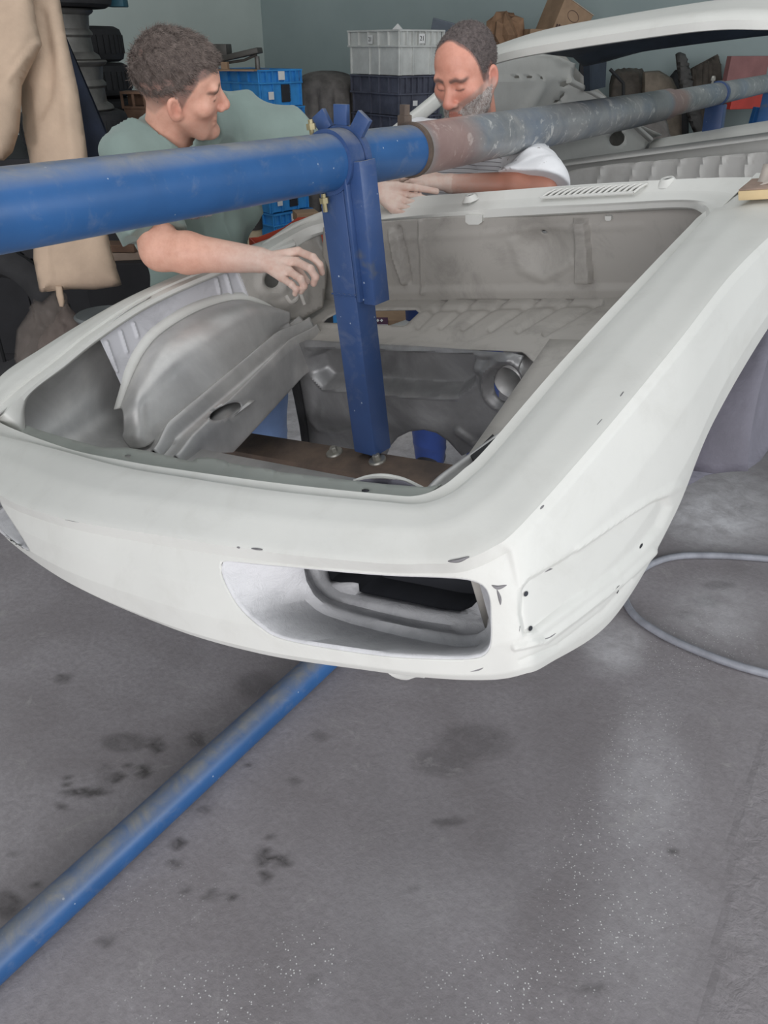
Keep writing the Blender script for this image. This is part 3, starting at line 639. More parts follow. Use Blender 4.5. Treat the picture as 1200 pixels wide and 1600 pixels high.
# --- left wheel housing ---------------------------------------------------
E_ = [(178,640),(188,604),(196,575),(212,543),(238,512),(288,479),(340,461),(384,458),(420,472),(446,492)]
e0 = np.array([L(x, y, 'u', -.66) for x, y in E_])
off_ = [(10,-2),(14,-3),(16,2),(15,6),(14,9),(11,12),(6,12),(-2,11),(-4,8),(-4,4)]
e1 = np.array([L(x+a, y+b, 'u', -.645) for (x, y), (a, b) in zip(E_, off_)])
Bq = [(192,684),(215,682),(238,668),(268,650),(305,626),(348,597),(385,567),(415,540),(436,518),(452,505)]
b0 = np.array([L(x, y, 'w', -.185) for x, y in Bq])
m1 = e1*.75+b0*.25+np.array([.025, 0, .02]); m2 = e1*.5+b0*.5+np.array([.03, 0, .024]); m3 = e1*.2+b0*.8+np.array([.012, 0, .006])
Gh = loft([e0, e1], [2], 10); mk('wheel_housing_flange', *gridmesh(Gh), M['primer'], car, thick=.003)
Gh = loft([e1, m1, m2, m3, b0, b0+np.array([.01, 0, -.03])], 6, 10, True); mk('wheel_housing', *gridmesh(Gh), M['silver'], car, True, 60, .003)
# right wheel housing, its mirror, seen through the arch
Gr = Gh*np.array([-1, 1, 1])
# --- left inner wing, ribbed ------------------------------------------------
iw = [(153,524),(235,472),(337,426),(372,422),(382,445),(390,472),(384,468),(340,464),(292,482),(240,516),(214,548),(198,580),(190,603)]
rb = [('line', l, 4, .006) for l in ([(166,534),(182,580)],[(188,518),(198,550)],[(208,505),(215,526)],[(338,436),(343,458)],[(353,430),(361,458)],[(370,424),(388,468)])]
panel('inner_wing_panel', iw, lambda x, y: L(x, y, 'u', -.66), 1.8, M['filler'], car, rb, (), .002)
sp = [(370,424),(430,404),(500,362),(512,420),(505,480),(470,500),(448,500),(420,474),(390,472)]
panel('inner_side_panel', sp, lambda x, y: L(x, y, 'u', -.655), 4, M['dusty_metal'], car, [('line', ell(425,440,20,20), 9, .01), ('line', [(470,400),(478,470)], 8, .006), ('blob', (452,470), (16,12), .014)], [ell(424,437,12,13,18)])
hg = MB(); hg.tube(cat([L(447,462,'u',-.6), L(455,472,'u',-.59), L(464,466,'u',-.59), L(470,450,'u',-.6)], 5), .007, 8); hg.tube([L(466,448,'u',-.58), L(476,476,'u',-.57)], .006, 8); hg.build('wiring_clip', M['dusty_metal'], car)
# --- left nose cavity -----------------------------------------------------------
prof = [(-.655,.02),(-.70,.005),(-.755,-.04),(-.76,-.10),(-.735,-.165),(-.68,-.205),(-.61,-.222),(-.53,-.225),(-.40,-.228)]
prof = cat(np.array([(a, 0, b) for a, b in prof]), 5); Gn = []
for v in np.linspace(-.06, .5, 30):
    k = .05*sstep((.08-v)/.14); Gn.append([(p[0]+k, v, p[2]+(.0 if p[2] > -.15 else .03*sstep((.1-v)/.15))+.05*sstep((v-.05)/.4)*(1 if p[2] > -.06 else 0)) for p in prof])
mk('nose_side_cavity', *gridmesh(np.array(Gn)), M['silver'], car, True, 60, .002)
# nose floor and panel across the front under the lock panel
nf = np.array([[(u, v, w_) for u in np.linspace(-.60, .60, 24)] for v, w_ in ((.05, -.17), (.06, -.205), (.1, -.218), (.2, -.225), (.27, -.23))]); mk('nose_floor', *gridmesh(nf), M['silver'], car, True, 60, .003)
# right inner panel under the right lip (bay side wall)
iwr = np.array([[(.66, v, w_) for v in np.linspace(-.02, 1.12, 20)] for w_ in (-.02, -.1, -.2)]); mk('inner_wing_panel', *gridmesh(iwr), M['dusty_metal'], car, True, 40, .002)
mk('wheel_housing', *gridmesh(Gr+np.array([.012, 0, -.05])), M['silver'], car, True, 60, .003)
sf = np.array([[(u, v, -.215+.0*v) for u in (.39-.16*(v-.25), .42-.16*(v-.25), .56, .66)] for v in np.linspace(.06, .86, 16)]); mk('inner_shelf', *gridmesh(sf), M['dusty_metal'], car, True, 40, .003)
bl = MB(); q = [L(x, y, 'w', -.19) for x, y in ((735,712),(770,678),(776,686),(741,719))]; q = np.array(q); bl.add(np.vstack([q, q+np.array([0, 0, -.012])]), [(0,1,2,3),(4,5,6,7),(0,1,5,4),(1,2,6,5),(2,3,7,6),(3,0,4,7)]); bl.build('captive_bracket', M['black'], car)

# --- right wheel arch liner ------------------------------------------------------
def archpt(a, r, u): return (u, .99+r*math.cos(a), -.42+r*.8*math.sin(a))
ar = []
for u, r in ((.785,.31),(.765,.315),(.73,.335),(.69,.335),(.675,.30)):
    ar.append([archpt(a, r, u) for a in np.linspace(-.1, math.pi-.12, 40)])
mk('wheel_arch_liner', *gridmesh(np.array(ar)), M['arch'], car, True, 50, .003)
panel('inner_splash_panel', [(1040,700),(1060,600),(1110,500),(1180,440),(1330,400),(1330,560),(1240,640),(1200,690),(1178,720),(1155,735),(1125,735),(1095,742),(1060,760)], lambda x, y: L(x, y, 'u', .678), 5, M['arch'], car, [('line', [(1128,620),(1135,680),(1150,725)], 10, .004), ('line', [(1160,600),(1168,680)], 8, -.004), ('line', [(1060,756),(1125,738),(1155,735),(1178,720),(1200,690)], 12, .012)], (), .004)
# --- cabin: pillar, roof, rear --------------------------------------------------
def bar(name, pts, w1, w2, mat, upv=(0, 0, 1), n=8):
    """rounded rectangular-section bar along pts"""
    P = cat(pts, 8) if len(pts) > 2 else np.array(pts, float); rows_ = []
    for i in range(len(P)):
        t = P[min(i+1, len(P)-1)]-P[max(i-1, 0)]; t /= np.linalg.norm(t); b = np.cross(t, upv); b /= np.linalg.norm(b); c = np.cross(b, t)
        rows_.append([P[i]+b*w1*math.copysign(abs(math.cos(a))**.5, math.cos(a))+c*w2*math.copysign(abs(math.sin(a))**.5, math.sin(a)) for a in np.linspace(0, 2*math.pi, 17)[:-1]])
    V = np.array(rows_).reshape(-1, 3); m_ = 16; F = []
    for i in range(len(P)-1):
        for k in range(m_): F.append((i*m_+k, i*m_+(k+1) % m_, (i+1)*m_+(k+1) % m_, (i+1)*m_+k))
    F += [tuple(range(m_)), tuple((len(P)-1)*m_+k for k in range(m_))]
    return mk(name, V, F, mat, car, True, 50)
hdr = [(-.60, 2.03, .235), L(722,108,'v',1.98), L(800,84,'v',1.93), L(900,66,'v',1.89), L(1050,44,'v',1.87), L(1130,36,'v',1.88), L(1200,36,'v',1.9), (.56, 1.96, .155), (.60, 2.03, .13)]
pl = [(-.70, 1.27, .015), L(560,254,'u',-.685), L(625,203,'u',-.665), L(697,143,'u',-.625), (-.60, 2.03, .235)]
bar('windscreen_pillar', pl, .022, .022, M['primer'])
bar('windscreen_pillar', [(.71, 1.24, .02), (.69, 1.5, .07), (.66, 1.8, .12), (.60, 2.03, .13)], .022, .022, M['primer'])
hdr = np.array([np.asarray(p, float) for p in hdr])
# roof: outer skin from the header to the hatch edge, lining below
def roofrow(d, dw, sx): 
    r = hdr.copy(); r[:, 1] += d; r[:, 2] += dw; r[:, 0] *= sx; return r
R_ = [roofrow(.012, -.018, 1), roofrow(-.012, -.012, 1), roofrow(-.01, .008, 1), roofrow(.02, .022, 1), roofrow(.2, .022, 1.0), roofrow(.5, -.035, .99), roofrow(.8, -.13, .97), roofrow(1.0, -.215, .95)]
mk('roof', *gridmesh(loft(R_, [2, 2, 2, 4, 5, 5, 4], 8)), M['primer'], car, True, 50, .003)
Rl = [roofrow(.012, -.018, 1), roofrow(.06, -.022, .99), roofrow(.2, -.012, .98), roofrow(.5, -.065, .96), roofrow(.78, -.15, .94), roofrow(.84, -.2, .93), roofrow(1.0, -.225, .93)]
mk('roof_lining', *gridmesh(loft(Rl, 4, 8)), M['dark_liner'], car, True, 50, .003)
# hatch surround rails
bar('hatch_rail', [L(889,126,'u',-.645), L(948,160,'u',-.645), L(1016,218,'u',-.645)], .014, .010, M['primer'])
bar('hatch_rail', [(.60, 3.02, -.06), (.63, 3.4, -.24), (.65, 3.75, -.50)], .014, .010, M['primer'])
# left rear quarter seen from inside
qv = lambda x, y: L(x, y, 'u', -.66)
qp = [(700,150),(722,104),(775,88),(860,84),(900,100),(893,128),(948,158),(985,192),(1016,217),(1000,245),(962,250),(900,290),(700,300),(690,220)]
panel('rear_quarter_panel', qp, qv, 5, M['primer'], car, [('line', [(845,140),(805,200)], 16, .02), ('line', [(880,160),(840,240),(800,285)], 22, -.02), ('line', [(893,128),(1016,217)], 10, .015), ('blob', (860,165), (18,22), -.03), ('line', [(760,130),(860,125)], 12, .012)],
      [ell(964,217,13,11,14,-.6), [(735,115),(752,115),(748,122),(732,122)], [(803,118),(812,118),(809,123),(801,123)], [(822,118),(831,118),(828,123),(820,123)], [(842,120),(848,119),(846,125),(840,125)], [(876,128),(888,125),(889,131),(880,137),(874,134)], [(886,140),(888,143),(878,160),(873,163),(875,155)], ell(972,199,5,4,10)])
panel('quarter_backing', [(730,88),(880,84),(910,118),(1030,225),(950,262),(720,262)], lambda x, y: L(x, y, 'u', -.74), 12, M['dusty_metal'], car)
# upper rear pillar hanging strip
up = MB(); q = np.array([L(x, y, 'u', -.60) for x, y in ((921,92),(948,92),(946,136),(922,142))]); up.add(np.vstack([q, q+np.array([-.04, .02, 0])]), [(0,1,2,3),(4,5,6,7),(0,1,5,4),(1,2,6,5),(2,3,7,6),(3,0,4,7)]); up.build('rear_pillar', M['dark_liner'], car)
q = np.array([(.60, 3.3, -.2), (.55, 2.95, -.04), (.57, 3.02, -.3)])
# rear seat bulkhead with vertical ribs
sbv = lambda x, y: L(x, y, 'v', 2.3)
ribs = [('line', [(x0+12, 240), (x0-4, 300)], 5, .012) for x0 in (935, 985, 1015, 1055, 1090, 1120, 1160, 1195)]
panel('seat_bulkhead', [(820,300),(860,278),(900,264),(960,256),(1080,246),(1210,236),(1210,300)], sbv, 5, M['primer_dusty'], car, ribs)
sh1 = np.array([[(u, v, w_) for u in np.linspace(-.68, .68, 12)] for v, w_ in ((2.3, -.215), (2.31, -.208), (2.36, -.21), (2.40, -.222), (2.40, -.32))]); mk('parcel_shelf', *gridmesh(sh1), M['primer'], car, True, 50, .003)
# rear deck well and tail panel
dk = np.array([[(u, v, w_) for u in np.linspace(-.66, .66, 10)] for v, w_ in ((2.40, -.5), (2.9, -.55), (3.4, -.68), (3.72, -.78))]); mk('rear_floor', *gridmesh(dk), M['dark_liner'], car, True, 50, .003)
tp = np.array([[(u, v+.05*(1-(u/.7)**2), w_) for u in np.linspace(-.7, .7, 16)] for v, w_ in ((3.70, -.78), (3.74, -.62), (3.75, -.575), (3.78, -.552), (3.84, -.548), (3.87, -.57), (3.88, -.75))]); mk('tail_panel', *gridmesh(tp), M['primer'], car, True, 40, .003)
# side skins behind the front wings
for s in (-1, 1):
    sd = []
    for v, wt, wb in ((2.35, -.16, -.75), (2.7, -.17, -.7), (3.1, -.24, -.62), (3.5, -.38, -.75), (3.85, -.55, -.85)):
        sd.append([(s*(.66), v, wt+.02), (s*.74, v, wt), (s*.80, v, wt-.08), (s*.805, v, wt*.5+wb*.5), (s*.78, v, wb)])
    mk('rear_wing', *gridmesh(loft(np.array(sd), [4]*4, 5)), M['primer'], car, True, 60, .003)
    bar('sill', [(s*.74, 1.30, -.5), (s*.75, 1.8, -.62), (s*.75, 2.36, -.73)], .04, .05, M['primer'])
# ------------------------------------------------------------------ rotisserie
PX = -1.12
def pipe_y(px, py):
    r = ray(px, py); return (CAM0 + r*(PX/r[0]))
rot = empty('body_rotisserie', (PX, 1.5, 0), 'blue steel rotisserie: long overhead pipe with clamped posts, brown cross beam and floor rail', 'car rotisserie')
def rp(o): o.parent = rot; o.matrix_parent_inverse = Matrix.Translation((-PX, -1.5, 0)); return o
pa, pb = np.array([PX, -.75, 1.418]), np.array([PX, 1.80, 1.378])
def axis(y): return pa + (pb-pa)*((y-pa[1])/(pb[1]-pa[1]))
mb = MB(); mb.tube([axis(y) for y in np.linspace(-.75, 1.85, 12)], .0578, 40); rp(mb.build('overhead_pipe', M['blue'], None, True, 40))
y0 = pipe_y(640, 236)[1]
def ax2(y): return np.array([PX, y, np.interp(y, [1.6, 1.75, 3.5, 4.7, 6.2], [1.381, 1.379, 1.376, 1.386, 1.397])])
mb = MB(); V0 = [ax2(y)-np.array([PX, y0, 1.38]) for y in np.linspace(y0, 3.9, 16)]
mb.tube(V0, .0612, 40); o = mb.build('pipe_sleeve', M['galv'], rot, True, 40); o.location = (0, y0-1.5, 1.38)
mb = MB(); V1 = [ax2(y)-np.array([PX, y0, 1.38]) for y in np.linspace(3.85, 6.3, 8)]
mb.tube(V1, .053, 32); o = mb.build('inner_pipe', M['galv'], rot, True, 40); o.location = (0, y0-1.5, 1.38)
# ring where the sleeve ends, a rusty lip
mb = MB(); mb.tube([ax2(y0-.004), ax2(y0+.012)], .0632, 40); rp(mb.build('sleeve_lip', M['rust'], None))
# nut on the sleeve end
mb = MB(); c = ax2(y0+.03)+np.array([-.035, 0, .068]); mb.lathe([(.0, .03), (.014, .03), (.014, .008), (.02, .006), (.02, -.02), (0, -.02)], 6, None, c); rp(mb.build('locking_bolt', M['rust'], None, False))
# cross beam bolted under the nose
BW = -.42
bl_ = MB(); Rm = np.stack([EX, ED, EN], 1)
bl_.box(l2w((-.22, .552, BW-.045)), (1.14, .10, .09), Rm, .006); beam = rp(bl_.build('cross_beam', M['rust'], None))
for (x, y) in ((523, 708), (590, 720)):
    c = l2w(L(x, y, 'w', BW)); mb = MB(); mb.lathe([(.0, .006), (.022, .006), (.024, .003), (.024, 0)], 28, None, c, Rm); w_ = rp(mb.build('washer', M['steel'], None))
    mb = MB(); mb.lathe([(0, .02), (.009, .02), (.0105, .017), (.0105, .006)], 6, None, c, Rm); rp(mb.build('hex_bolt', M['steel'], None, False))
# front post
pbase = l2w(L(583, 708, 'w', BW)); yP = pipe_y(527, 252)[1]
ptop = axis(yP)
pd = ptop-pbase; plen = np.linalg.norm(pd); pz = pd/plen; px_ = EX-pz*(EX@pz); px_ /= np.linalg.norm(px_); py_ = np.cross(pz, px_); PR = np.stack([px_, py_, pz], 1)
def pp(x, y, z): return pbase + PR @ np.array((x, y, z))
mb = MB(); mb.box(pp(0, 0, plen*.5-.02), (.074, .066, plen-.06), PR, .004); rp(mb.build('front_post', M['blue_dark'], None))
# weld seam round the post
zs = plen*.60
mb = MB()
for a, b in (((-.038, -.034), (.038, -.034)), ((.038, -.034), (.038, .034))):
    n = 14; mb.tube([pp(a[0]+(b[0]-a[0])*i/n, a[1]+(b[1]-a[1])*i/n, zs+.0015*math.sin(i*2.1)) for i in range(n+1)], .0024, 6)
rp(mb.build('weld_bead', M['blue_dark'], None))
# cheek plate and angle iron on the right of the post
mb = MB(); mb.box(pp(.046, -.006, plen*.79), (.010, .060, plen*.42), PR, .002); rp(mb.build('cheek_plate', M['blue_dark'], None))
mb = MB(); mb.box(pp(.068, -.020, plen*.785), (.034, .006, plen*.43), PR, .0015); mb.box(pp(.083, .004, plen*.785), (.006, .05, plen*.43), PR, .0015); rp(mb.build('angle_iron', M['blue_dark'], None))
# pipe clamp: ring, saddle cheeks, crown of three lugs
yd = (pb-pa)/np.linalg.norm(pb-pa)
def ringm(y, ro, ri, wd, name, mat):
    mb = MB(); c = axis(y); Rr = np.stack([np.array([1., 0, 0]), np.cross(yd, [1., 0, 0]), yd], 1); mb.lathe([(ri, -wd/2), (ro, -wd/2), (ro, wd/2), (ri, wd/2), (ri, -wd/2)], 48, None, c, Rr); return rp(mb.build(name, mat, None, True, 30))
ringm(yP-.012, .066, .0575, .05, 'clamp_band', M['blue_dark']); ringm(yP+.024, .072, .0575, .016, 'clamp_flange', M['blue_dark'])
for i, a in enumerate((-.60, .0, .60)):
    mb = MB(); c = axis(yP+.02); d = np.array([math.sin(a), 0, math.cos(a)]); t = np.array([math.cos(a), 0, -math.sin(a)]); Rr = np.stack([t, yd, np.cross(t, yd)], 1)
    mb.box(c+d*.091, (.035, .013, .040), Rr, .001); rp(mb.build('clamp_lug', M['blue_dark'], None))
for dx, dz, dy in ((-.045, .066, -.03), (-.005, -.078, -.045)):
    c = axis(yP+dy)+np.array([dx, 0, dz]); mb = MB(); tilt = np.stack([px_, py_, pz], 1)
    mb.lathe([(0, .016), (.0055, .016), (.0055, .008), (.0105, .008), (.0105, -.004), (.0055, -.004), (.0055, -.022), (0, -.022)], 6, None, c, tilt); rp(mb.build('clamp_bolt', M['brass'], None, False))
# rear post
rb_ = pipe_y(1121, 148); rtop = ax2(rb_[1]); rdn = np.array([math.sin(math.radians(4)), 0, -math.cos(math.radians(4))])
RR = np.stack([np.cross(np.array([0, 1., 0]), -rdn), np.array([0, 1., 0]), -rdn], 1)
mb = MB(); mb.box(rtop+rdn*.33, (.095, .07, .56), RR, .004); rp(mb.build('rear_post', M['blue_dark'], None))
mb = MB(); mb.box(rtop+rdn*.36+np.array([-.105, 0, -.2]), (.13, .05, .06), RR, .004); rp(mb.build('rear_post_foot', M['blue_dark'], None))
mb = MB(); mb.tube([ax2(rb_[1]-.02), ax2(rb_[1]+.02)], .060, 36); rp(mb.build('rear_clamp', M['blue_dark'], None))
mb = MB(); mb.lathe([(0, .016), (.008, .016), (.012, .006), (.012, -.006), (.006, -.006), (.006, -.02), (0, -.02)], 6, None, rtop+np.array([-.03, -.03, .066])); rp(mb.build('clamp_bolt', M['steel'], None, False))
# base: rail on the floor and the upright that carries the pipe, behind the camera
mb = MB(); mb.tube([np.array([PX+.005, y, .042]) for y in np.linspace(-1.2, 6.6, 20)], .042, 28); rp(mb.build('floor_rail', M['blue'], None))
for y in (-.72, 6.25):
    mb = MB(); mb.box((PX, y, .72), (.1, .1, 1.30), None, .005); rp(mb.build('end_upright', M['blue'], None))

# ------------------------------------------------------------------ hose and wood block
hp = [(1420,905),(1320,885),(1200,873),(1120,868),(1060,869),(1020,880),(992,900),(976,928),(990,960),(1030,989),(1080,1013),(1140,1036),(1200,1053),(1300,1075)]
mb = MB(); mb.tube(cat([ath(x, y, .012) for x, y in hp], 8), .0125, 12); tag(mb.build('air_hose', simple('pale_grey_hose', srgb(150, 152, 160), .55, 0, .15, 14), None), 'pale grey hose curling over the dusty floor beside the right front wheel arch', 'hose')
wd = simple('raw_wood', srgb(214, 190, 148), .7, 0, .1, 5, .1, 40); wt = simple('brown_taped_wood', srgb(158, 136, 122), .7, 0, .2, 14, .2, 60)
c = l2w(L(1206, 295, 'w', .046)); blk = empty('wood_block', tuple(c), 'small sanding block of pale wood resting on the right end of the cowl', 'wood block')
yy = EX*.9-ED*.1; yy -= EN*(yy@EN); yy /= np.linalg.norm(yy); RB = np.stack([yy, np.cross(EN, yy), EN], 1)
mb = MB(); mb.box((0, 0, 0), (.10, .060, .018), RB, .002); mb.build('block', wd, blk)
mb = MB(); mb.box(EN*.0105, (.098, .058, .003), RB, .001); mb.build('worn_face', wt, blk)
gp = np.array([EN*.014+RB @ np.array((x, y, .010*math.sin(x*60)*math.sin(y*70+1)+.016*max(0, (y+.01)*25))) for x in np.linspace(-.03, .05, 8) for y in np.linspace(-.01, .035, 6)]).reshape(8, 6, 3)
mb = MB(); V, F = gridmesh(gp); mb.add(V, F); mb.build('torn_tape', simple('torn_masking_tape', srgb(196, 186, 176), .8), blk, thick=.001)
# ------------------------------------------------------------------ workshop behind the car
def wparent(o, root):
    o.parent = root; o.matrix_parent_inverse = Matrix.Translation(root.location).inverted(); return o
def rotz(a): c, s = math.cos(a), math.sin(a); return np.array([[c, -s, 0], [s, c, 0], [0, 0, 1.]])
def head_yaw(a): return _a + a            # yaw relative to the camera heading
def Wz(px, py, z): return at(px, py, z)
def pillow(name, outline, Z, depth, mat, parent=None, step=5, feats=(), back=.02, angle=60, soft=60):
    """a soft body with real thickness: front bulges towards the room, back nearly flat"""
    def fn(sgn):
        def f(x, y):
            d, _ = dpoly(np.array([[x, y]]), outline, True); t = min(1, d[0]/soft); b = math.sqrt(max(0, 1-(1-t)**2)); return at(x, y, Z-(depth*b if sgn > 0 else -back*b))
        return f
    V1, F1 = panel(name, outline, fn(1), step, None, None, feats, (), build=False); V2, F2 = panel(name, outline, fn(-1), step, None, None, (), (), build=False)
    n = len(V1); o = mk(name, np.vstack([V1, V2]), F1+[tuple(i+n for i in f[::-1]) for f in F2], mat, None, True, angle)
    bm = bmesh.new(); bm.from_mesh(o.data); bmesh.ops.remove_doubles(bm, verts=bm.verts, dist=.0015); bmesh.ops.recalc_face_normals(bm, faces=bm.faces); bm.to_mesh(o.data); bm.free()
    return wparent(o, parent) if parent else o
P_ = {}
P_['coat'] = simple('tan_leather', srgb(194,170,148), .85, 0, .12, 4, .25, 90)
P_['navy'] = simple('navy_cotton', srgb(30,38,56), .9, 0, .2, 7, .1, 80)
P_['tyre'] = simple('tyre_rubber', srgb(44,44,46), .8, 0, .2, 10, .2, 60)
P_['rim'] = simple('dull_steel_rim', srgb(118,116,112), .5, .5, .2, 8, .1, 40)
P_['cabinet'] = simple('corner_shade_black', srgb(34,34,38), .7, 0, .2, 5)  # near-black to imitate the shade over the left-hand clutter
P_['bluep'] = simple('blue_plastic', srgb(62,154,226), .5, 0, .12, 8)
P_['blackp'] = simple('black_plastic', srgb(92,95,110), .55, 0, .2, 8)
P_['whitep'] = simple('grey_white_plastic', srgb(214,216,212), .55, 0, .1, 8)
P_['redp'] = simple('red_orange_plastic', srgb(178,74,52), .55, 0, .12, 8)
P_['card'] = simple('cardboard', srgb(166,138,112), .85, 0, .12, 7, .1, 60)
P_['label'] = simple('white_paper_label', srgb(232,232,230), .8, 0, .03, 20)
P_['ink'] = simple('black_ink', srgb(40,38,40), .8, 0, .05, 20)
P_['tarp'] = simple('charcoal_tarpaulin', srgb(126,121,117), .85, 0, .25, 6, .2, 50)
P_['wood'] = simple('old_brown_wood', srgb(120,92,74), .8, 0, .2, 10, .2, 50)
P_['junk'] = simple('dusty_brown_metal', srgb(98,90,82), .7, .1, .25, 8, .2, 40)
P_['red'] = simple('red_paint', srgb(196,66,56), .5, 0, .12, 6)
P_['bluepost'] = simple('bright_blue_paint', srgb(36,110,180), .5, 0, .1, 6)
P_['bench'] = simple('dark_bench_steel', srgb(52,52,54), .7, .1, .2, 6)

# ---- coats hanging at the left edge of the picture
ZC_ = 2.62
coat = empty('leather_coat', tuple(at(110, 300, ZC_)), 'tan leather work coat hanging at the left edge, in front of the dark cabinet', 'coat')
pillow('coat_body', [(-60,-160),(60,-160),(92,-10),(104,60),(122,140),(134,220),(140,270),(160,330),(174,390),(191,446),(150,452),(110,452),(62,457),(57,430),(52,405),(52,380),(56,345),(52,280),(36,200),(30,120),(20,0),(-60,0)], ZC_, .05, P_['coat'], coat, 5,
       [('line', [(66,20),(78,90),(74,150),(60,180)], 14, -.014), ('line', [(48,260),(90,258),(140,262)], 3, -.004), ('line', [(90,60),(104,150),(112,250)], 16, .008), ('line', [(70,345),(72,400),(80,450)], 12, -.01), ('line', [(40,140),(48,220)], 12, -.012), ('blob', (150,400), (30,40), .006)], soft=30)
pillow('coat_sleeve', [(-110,-160),(10,-160),(46,-40),(58,40),(66,70),(48,105),(34,135),(33,170),(30,205),(20,238),(5,252),(-15,246),(-60,200),(-110,100)], ZC_-.10, .09, P_['coat'], coat, 5,
       [('line', [(50,60),(20,100),(-10,120)], 12, -.008), ('line', [(46,95),(20,130)], 8, -.006)], soft=40)
pillow('hem_strap', [(86,446),(97,446),(101,472),(99,480),(93,479),(88,462)], ZC_-.03, .006, P_['coat'], coat, 2, soft=6)
tag(pillow('navy_coat', [(20,-160),(60,-160),(78,-5),(96,40),(120,95),(146,155),(164,198),(182,250),(196,330),(160,352),(120,330),(60,250),(40,100)], ZC_+.22, .05, P_['navy'], None, 6, [('line', [(84,0),(166,205)], 5, .006)], soft=25), 'navy blue work coat hanging behind the tan leather coat', 'coat')
rk = MB(); hA, hB = at(-200, -190, ZC_+.1), at(150, -190, ZC_+.1); rk.tube([hA, hB], .015, 10)
for q in (hA, hB):
    rk.tube([q, np.array([q[0], q[1], 0.01])] if q is hA else [q, q+np.array([0, 0, -.02])], .02, 10)
rk.tube([np.array([hA[0]-.25, hA[1], .015]), np.array([hA[0]+.25, hA[1], .015])], .015, 8)
tag(rk.build('coat_rail', P_['bench'], None), 'dark steel rail the tan and navy coats hang from', 'coat rail')

# ---- dark cabinet added to fill a shaded area, wheels stacked on it
cyaw = _a; RC = rotz(cyaw); cb = at(90, 330, 4.72); cabz = 1.10
cab = empty('shade_cabinet', (cb[0], cb[1], 0), 'low black cabinet added for the shade under the stacked wheels at the left', 'cabinet')
mb = MB(); mb.box((cb[0], cb[1], cabz/2), (1.25, 1.25, cabz), RC, .008); wparent(mb.build('cabinet_body', P_['cabinet'], None, False), cab)
for s in (-1, 1):
    mb = MB(); mb.box(np.array((cb[0], cb[1], cabz/2))+RC @ np.array((s*.3, -.632, 0)), (.58, .014, cabz-.1), RC, .004); wparent(mb.build('door', P_['cabinet'], None, False), cab)
def tyre(name, c, R_, r_, h, label, group=None, tilt=None):
    prof = [(r_, -h*.38), (r_+.02, -h*.46), (R_*.86, -h*.5), (R_*.97, -h*.42), (R_, -h*.28), (R_, h*.28), (R_*.97, h*.42), (R_*.86, h*.5), (r_+.02, h*.46), (r_, h*.38), (r_, -h*.38)]
    P2 = []
    for i, (a, b) in enumerate(prof): P2.append((a, b))
    o = empty(name, tuple(c), label, 'tyre', group); mb = MB(); mb.lathe(P2, 48, None, (0, 0, 0), tilt); mb.build('rubber', P_['tyre'], o, True, 40)
    mb = MB()
    for k in range(40):
        a = 2*math.pi*k/40; Rk = rotz(a); Rk = Rk if tilt is None else tilt @ Rk; mb.box(Rk @ np.array((R_*.998, 0, 0)), (.012, .026, h*.52), Rk)
    mb.build('tread', P_['tyre'], o, False); return o
def rim(name, c, r, h, label):
    o = empty(name, tuple(c), label, 'wheel rim'); prof = [(r*.80, -h*.5), (r*.97, -h*.5), (r, -h*.47), (r*.97, -h*.40), (r*.86, -h*.33), (r*.84, -h*.05), (r*.90, 0), (r*.90, h*.05), (r*.84, h*.12), (r*.88, h*.38), (r*.97, h*.43), (r, h*.47), (r*.98, h*.5), (r*.84, h*.5), (r*.78, h*.2), (r*.76, -h*.3), (r*.80, -h*.5)]
    mb = MB(); mb.lathe(prof, 48); mb.build('barrel', P_['rim'], o, True, 40); mb = MB(); mb.lathe([(0, -h*.05), (r*.3, -h*.05), (r*.5, .0), (r*.78, -h*.1)], 32); mb.build('disc', P_['rim'], o, thick=.006); return o
wc = at(112, 170, 4.4); zt = cabz
sx_, sy_ = wc[0], wc[1]
tyre('tyre', (sx_, sy_, zt+.095), .30, .19, .185, 'black tyre lowest in the wheel stack, resting on the cabinet')
rim('wheel_rim', (sx_, sy_, zt+.185+.125), .235, .245, 'bare steel wheel rim, lower of the two in the stack'); rim('wheel_rim', (sx_-.02, sy_-.01, zt+.185+.245+.122), .225, .24, 'bare steel wheel rim, upper of the two, right under the top tyre')
tyre('tyre', (sx_+.02, sy_, zt+.185+.49+.10), .30, .19, .20, 'wide black tyre topping the wheel stack at the left')
w2 = at(136, 150, 5.08)
for i, lb in enumerate(('dusty tyre hidden mostly behind the lower rim of the stack', 'dusty black tyre behind the upper rim, middle of the rear stack', 'dusty black tyre peeking out beside the topmost tyre')):
    tyre('tyre', (w2[0]-.01*i, w2[1], zt+.11+i*.2), .31-.01*i, .2, .195, lb)
c = at(182, 1, 4.3); mb = MB(); mb.box(c, (.10, .10, .06), RC, .004); o = mb.build('teal_tin', simple('teal_paint', srgb(44,92,108), .5), None); o.location.z += 0; tag(o, 'small teal tin on the topmost black tyre', 'tin')
c = at(222, 154, 4.78); tr = empty('slotted_tray', tuple(c), 'brown slotted wooden tray standing on the cabinet beside the tyres', 'tray')
mb = MB(); h_ = c[2]-cabz
mb.box((0, 0, .035), (.22, .16, .014), RC); mb.box((0, 0, -.045), (.22, .16, .012), RC)
for x in (-.104, -.035, .035, .104): mb.box(RC @ np.array((x, -.07, -.005)), (.014, .014, .08), RC)
mb.box(RC @ np.array((0, .074, -.005)), (.22, .012, .08), RC); mb.build('tray_body', P_['wood'], tr, False)
mb = MB(); mb.box((0, 0, -.051-(h_-.051)/2), (.2, .15, h_-.051), RC); mb.build('tray_base', P_['wood'], tr, False)
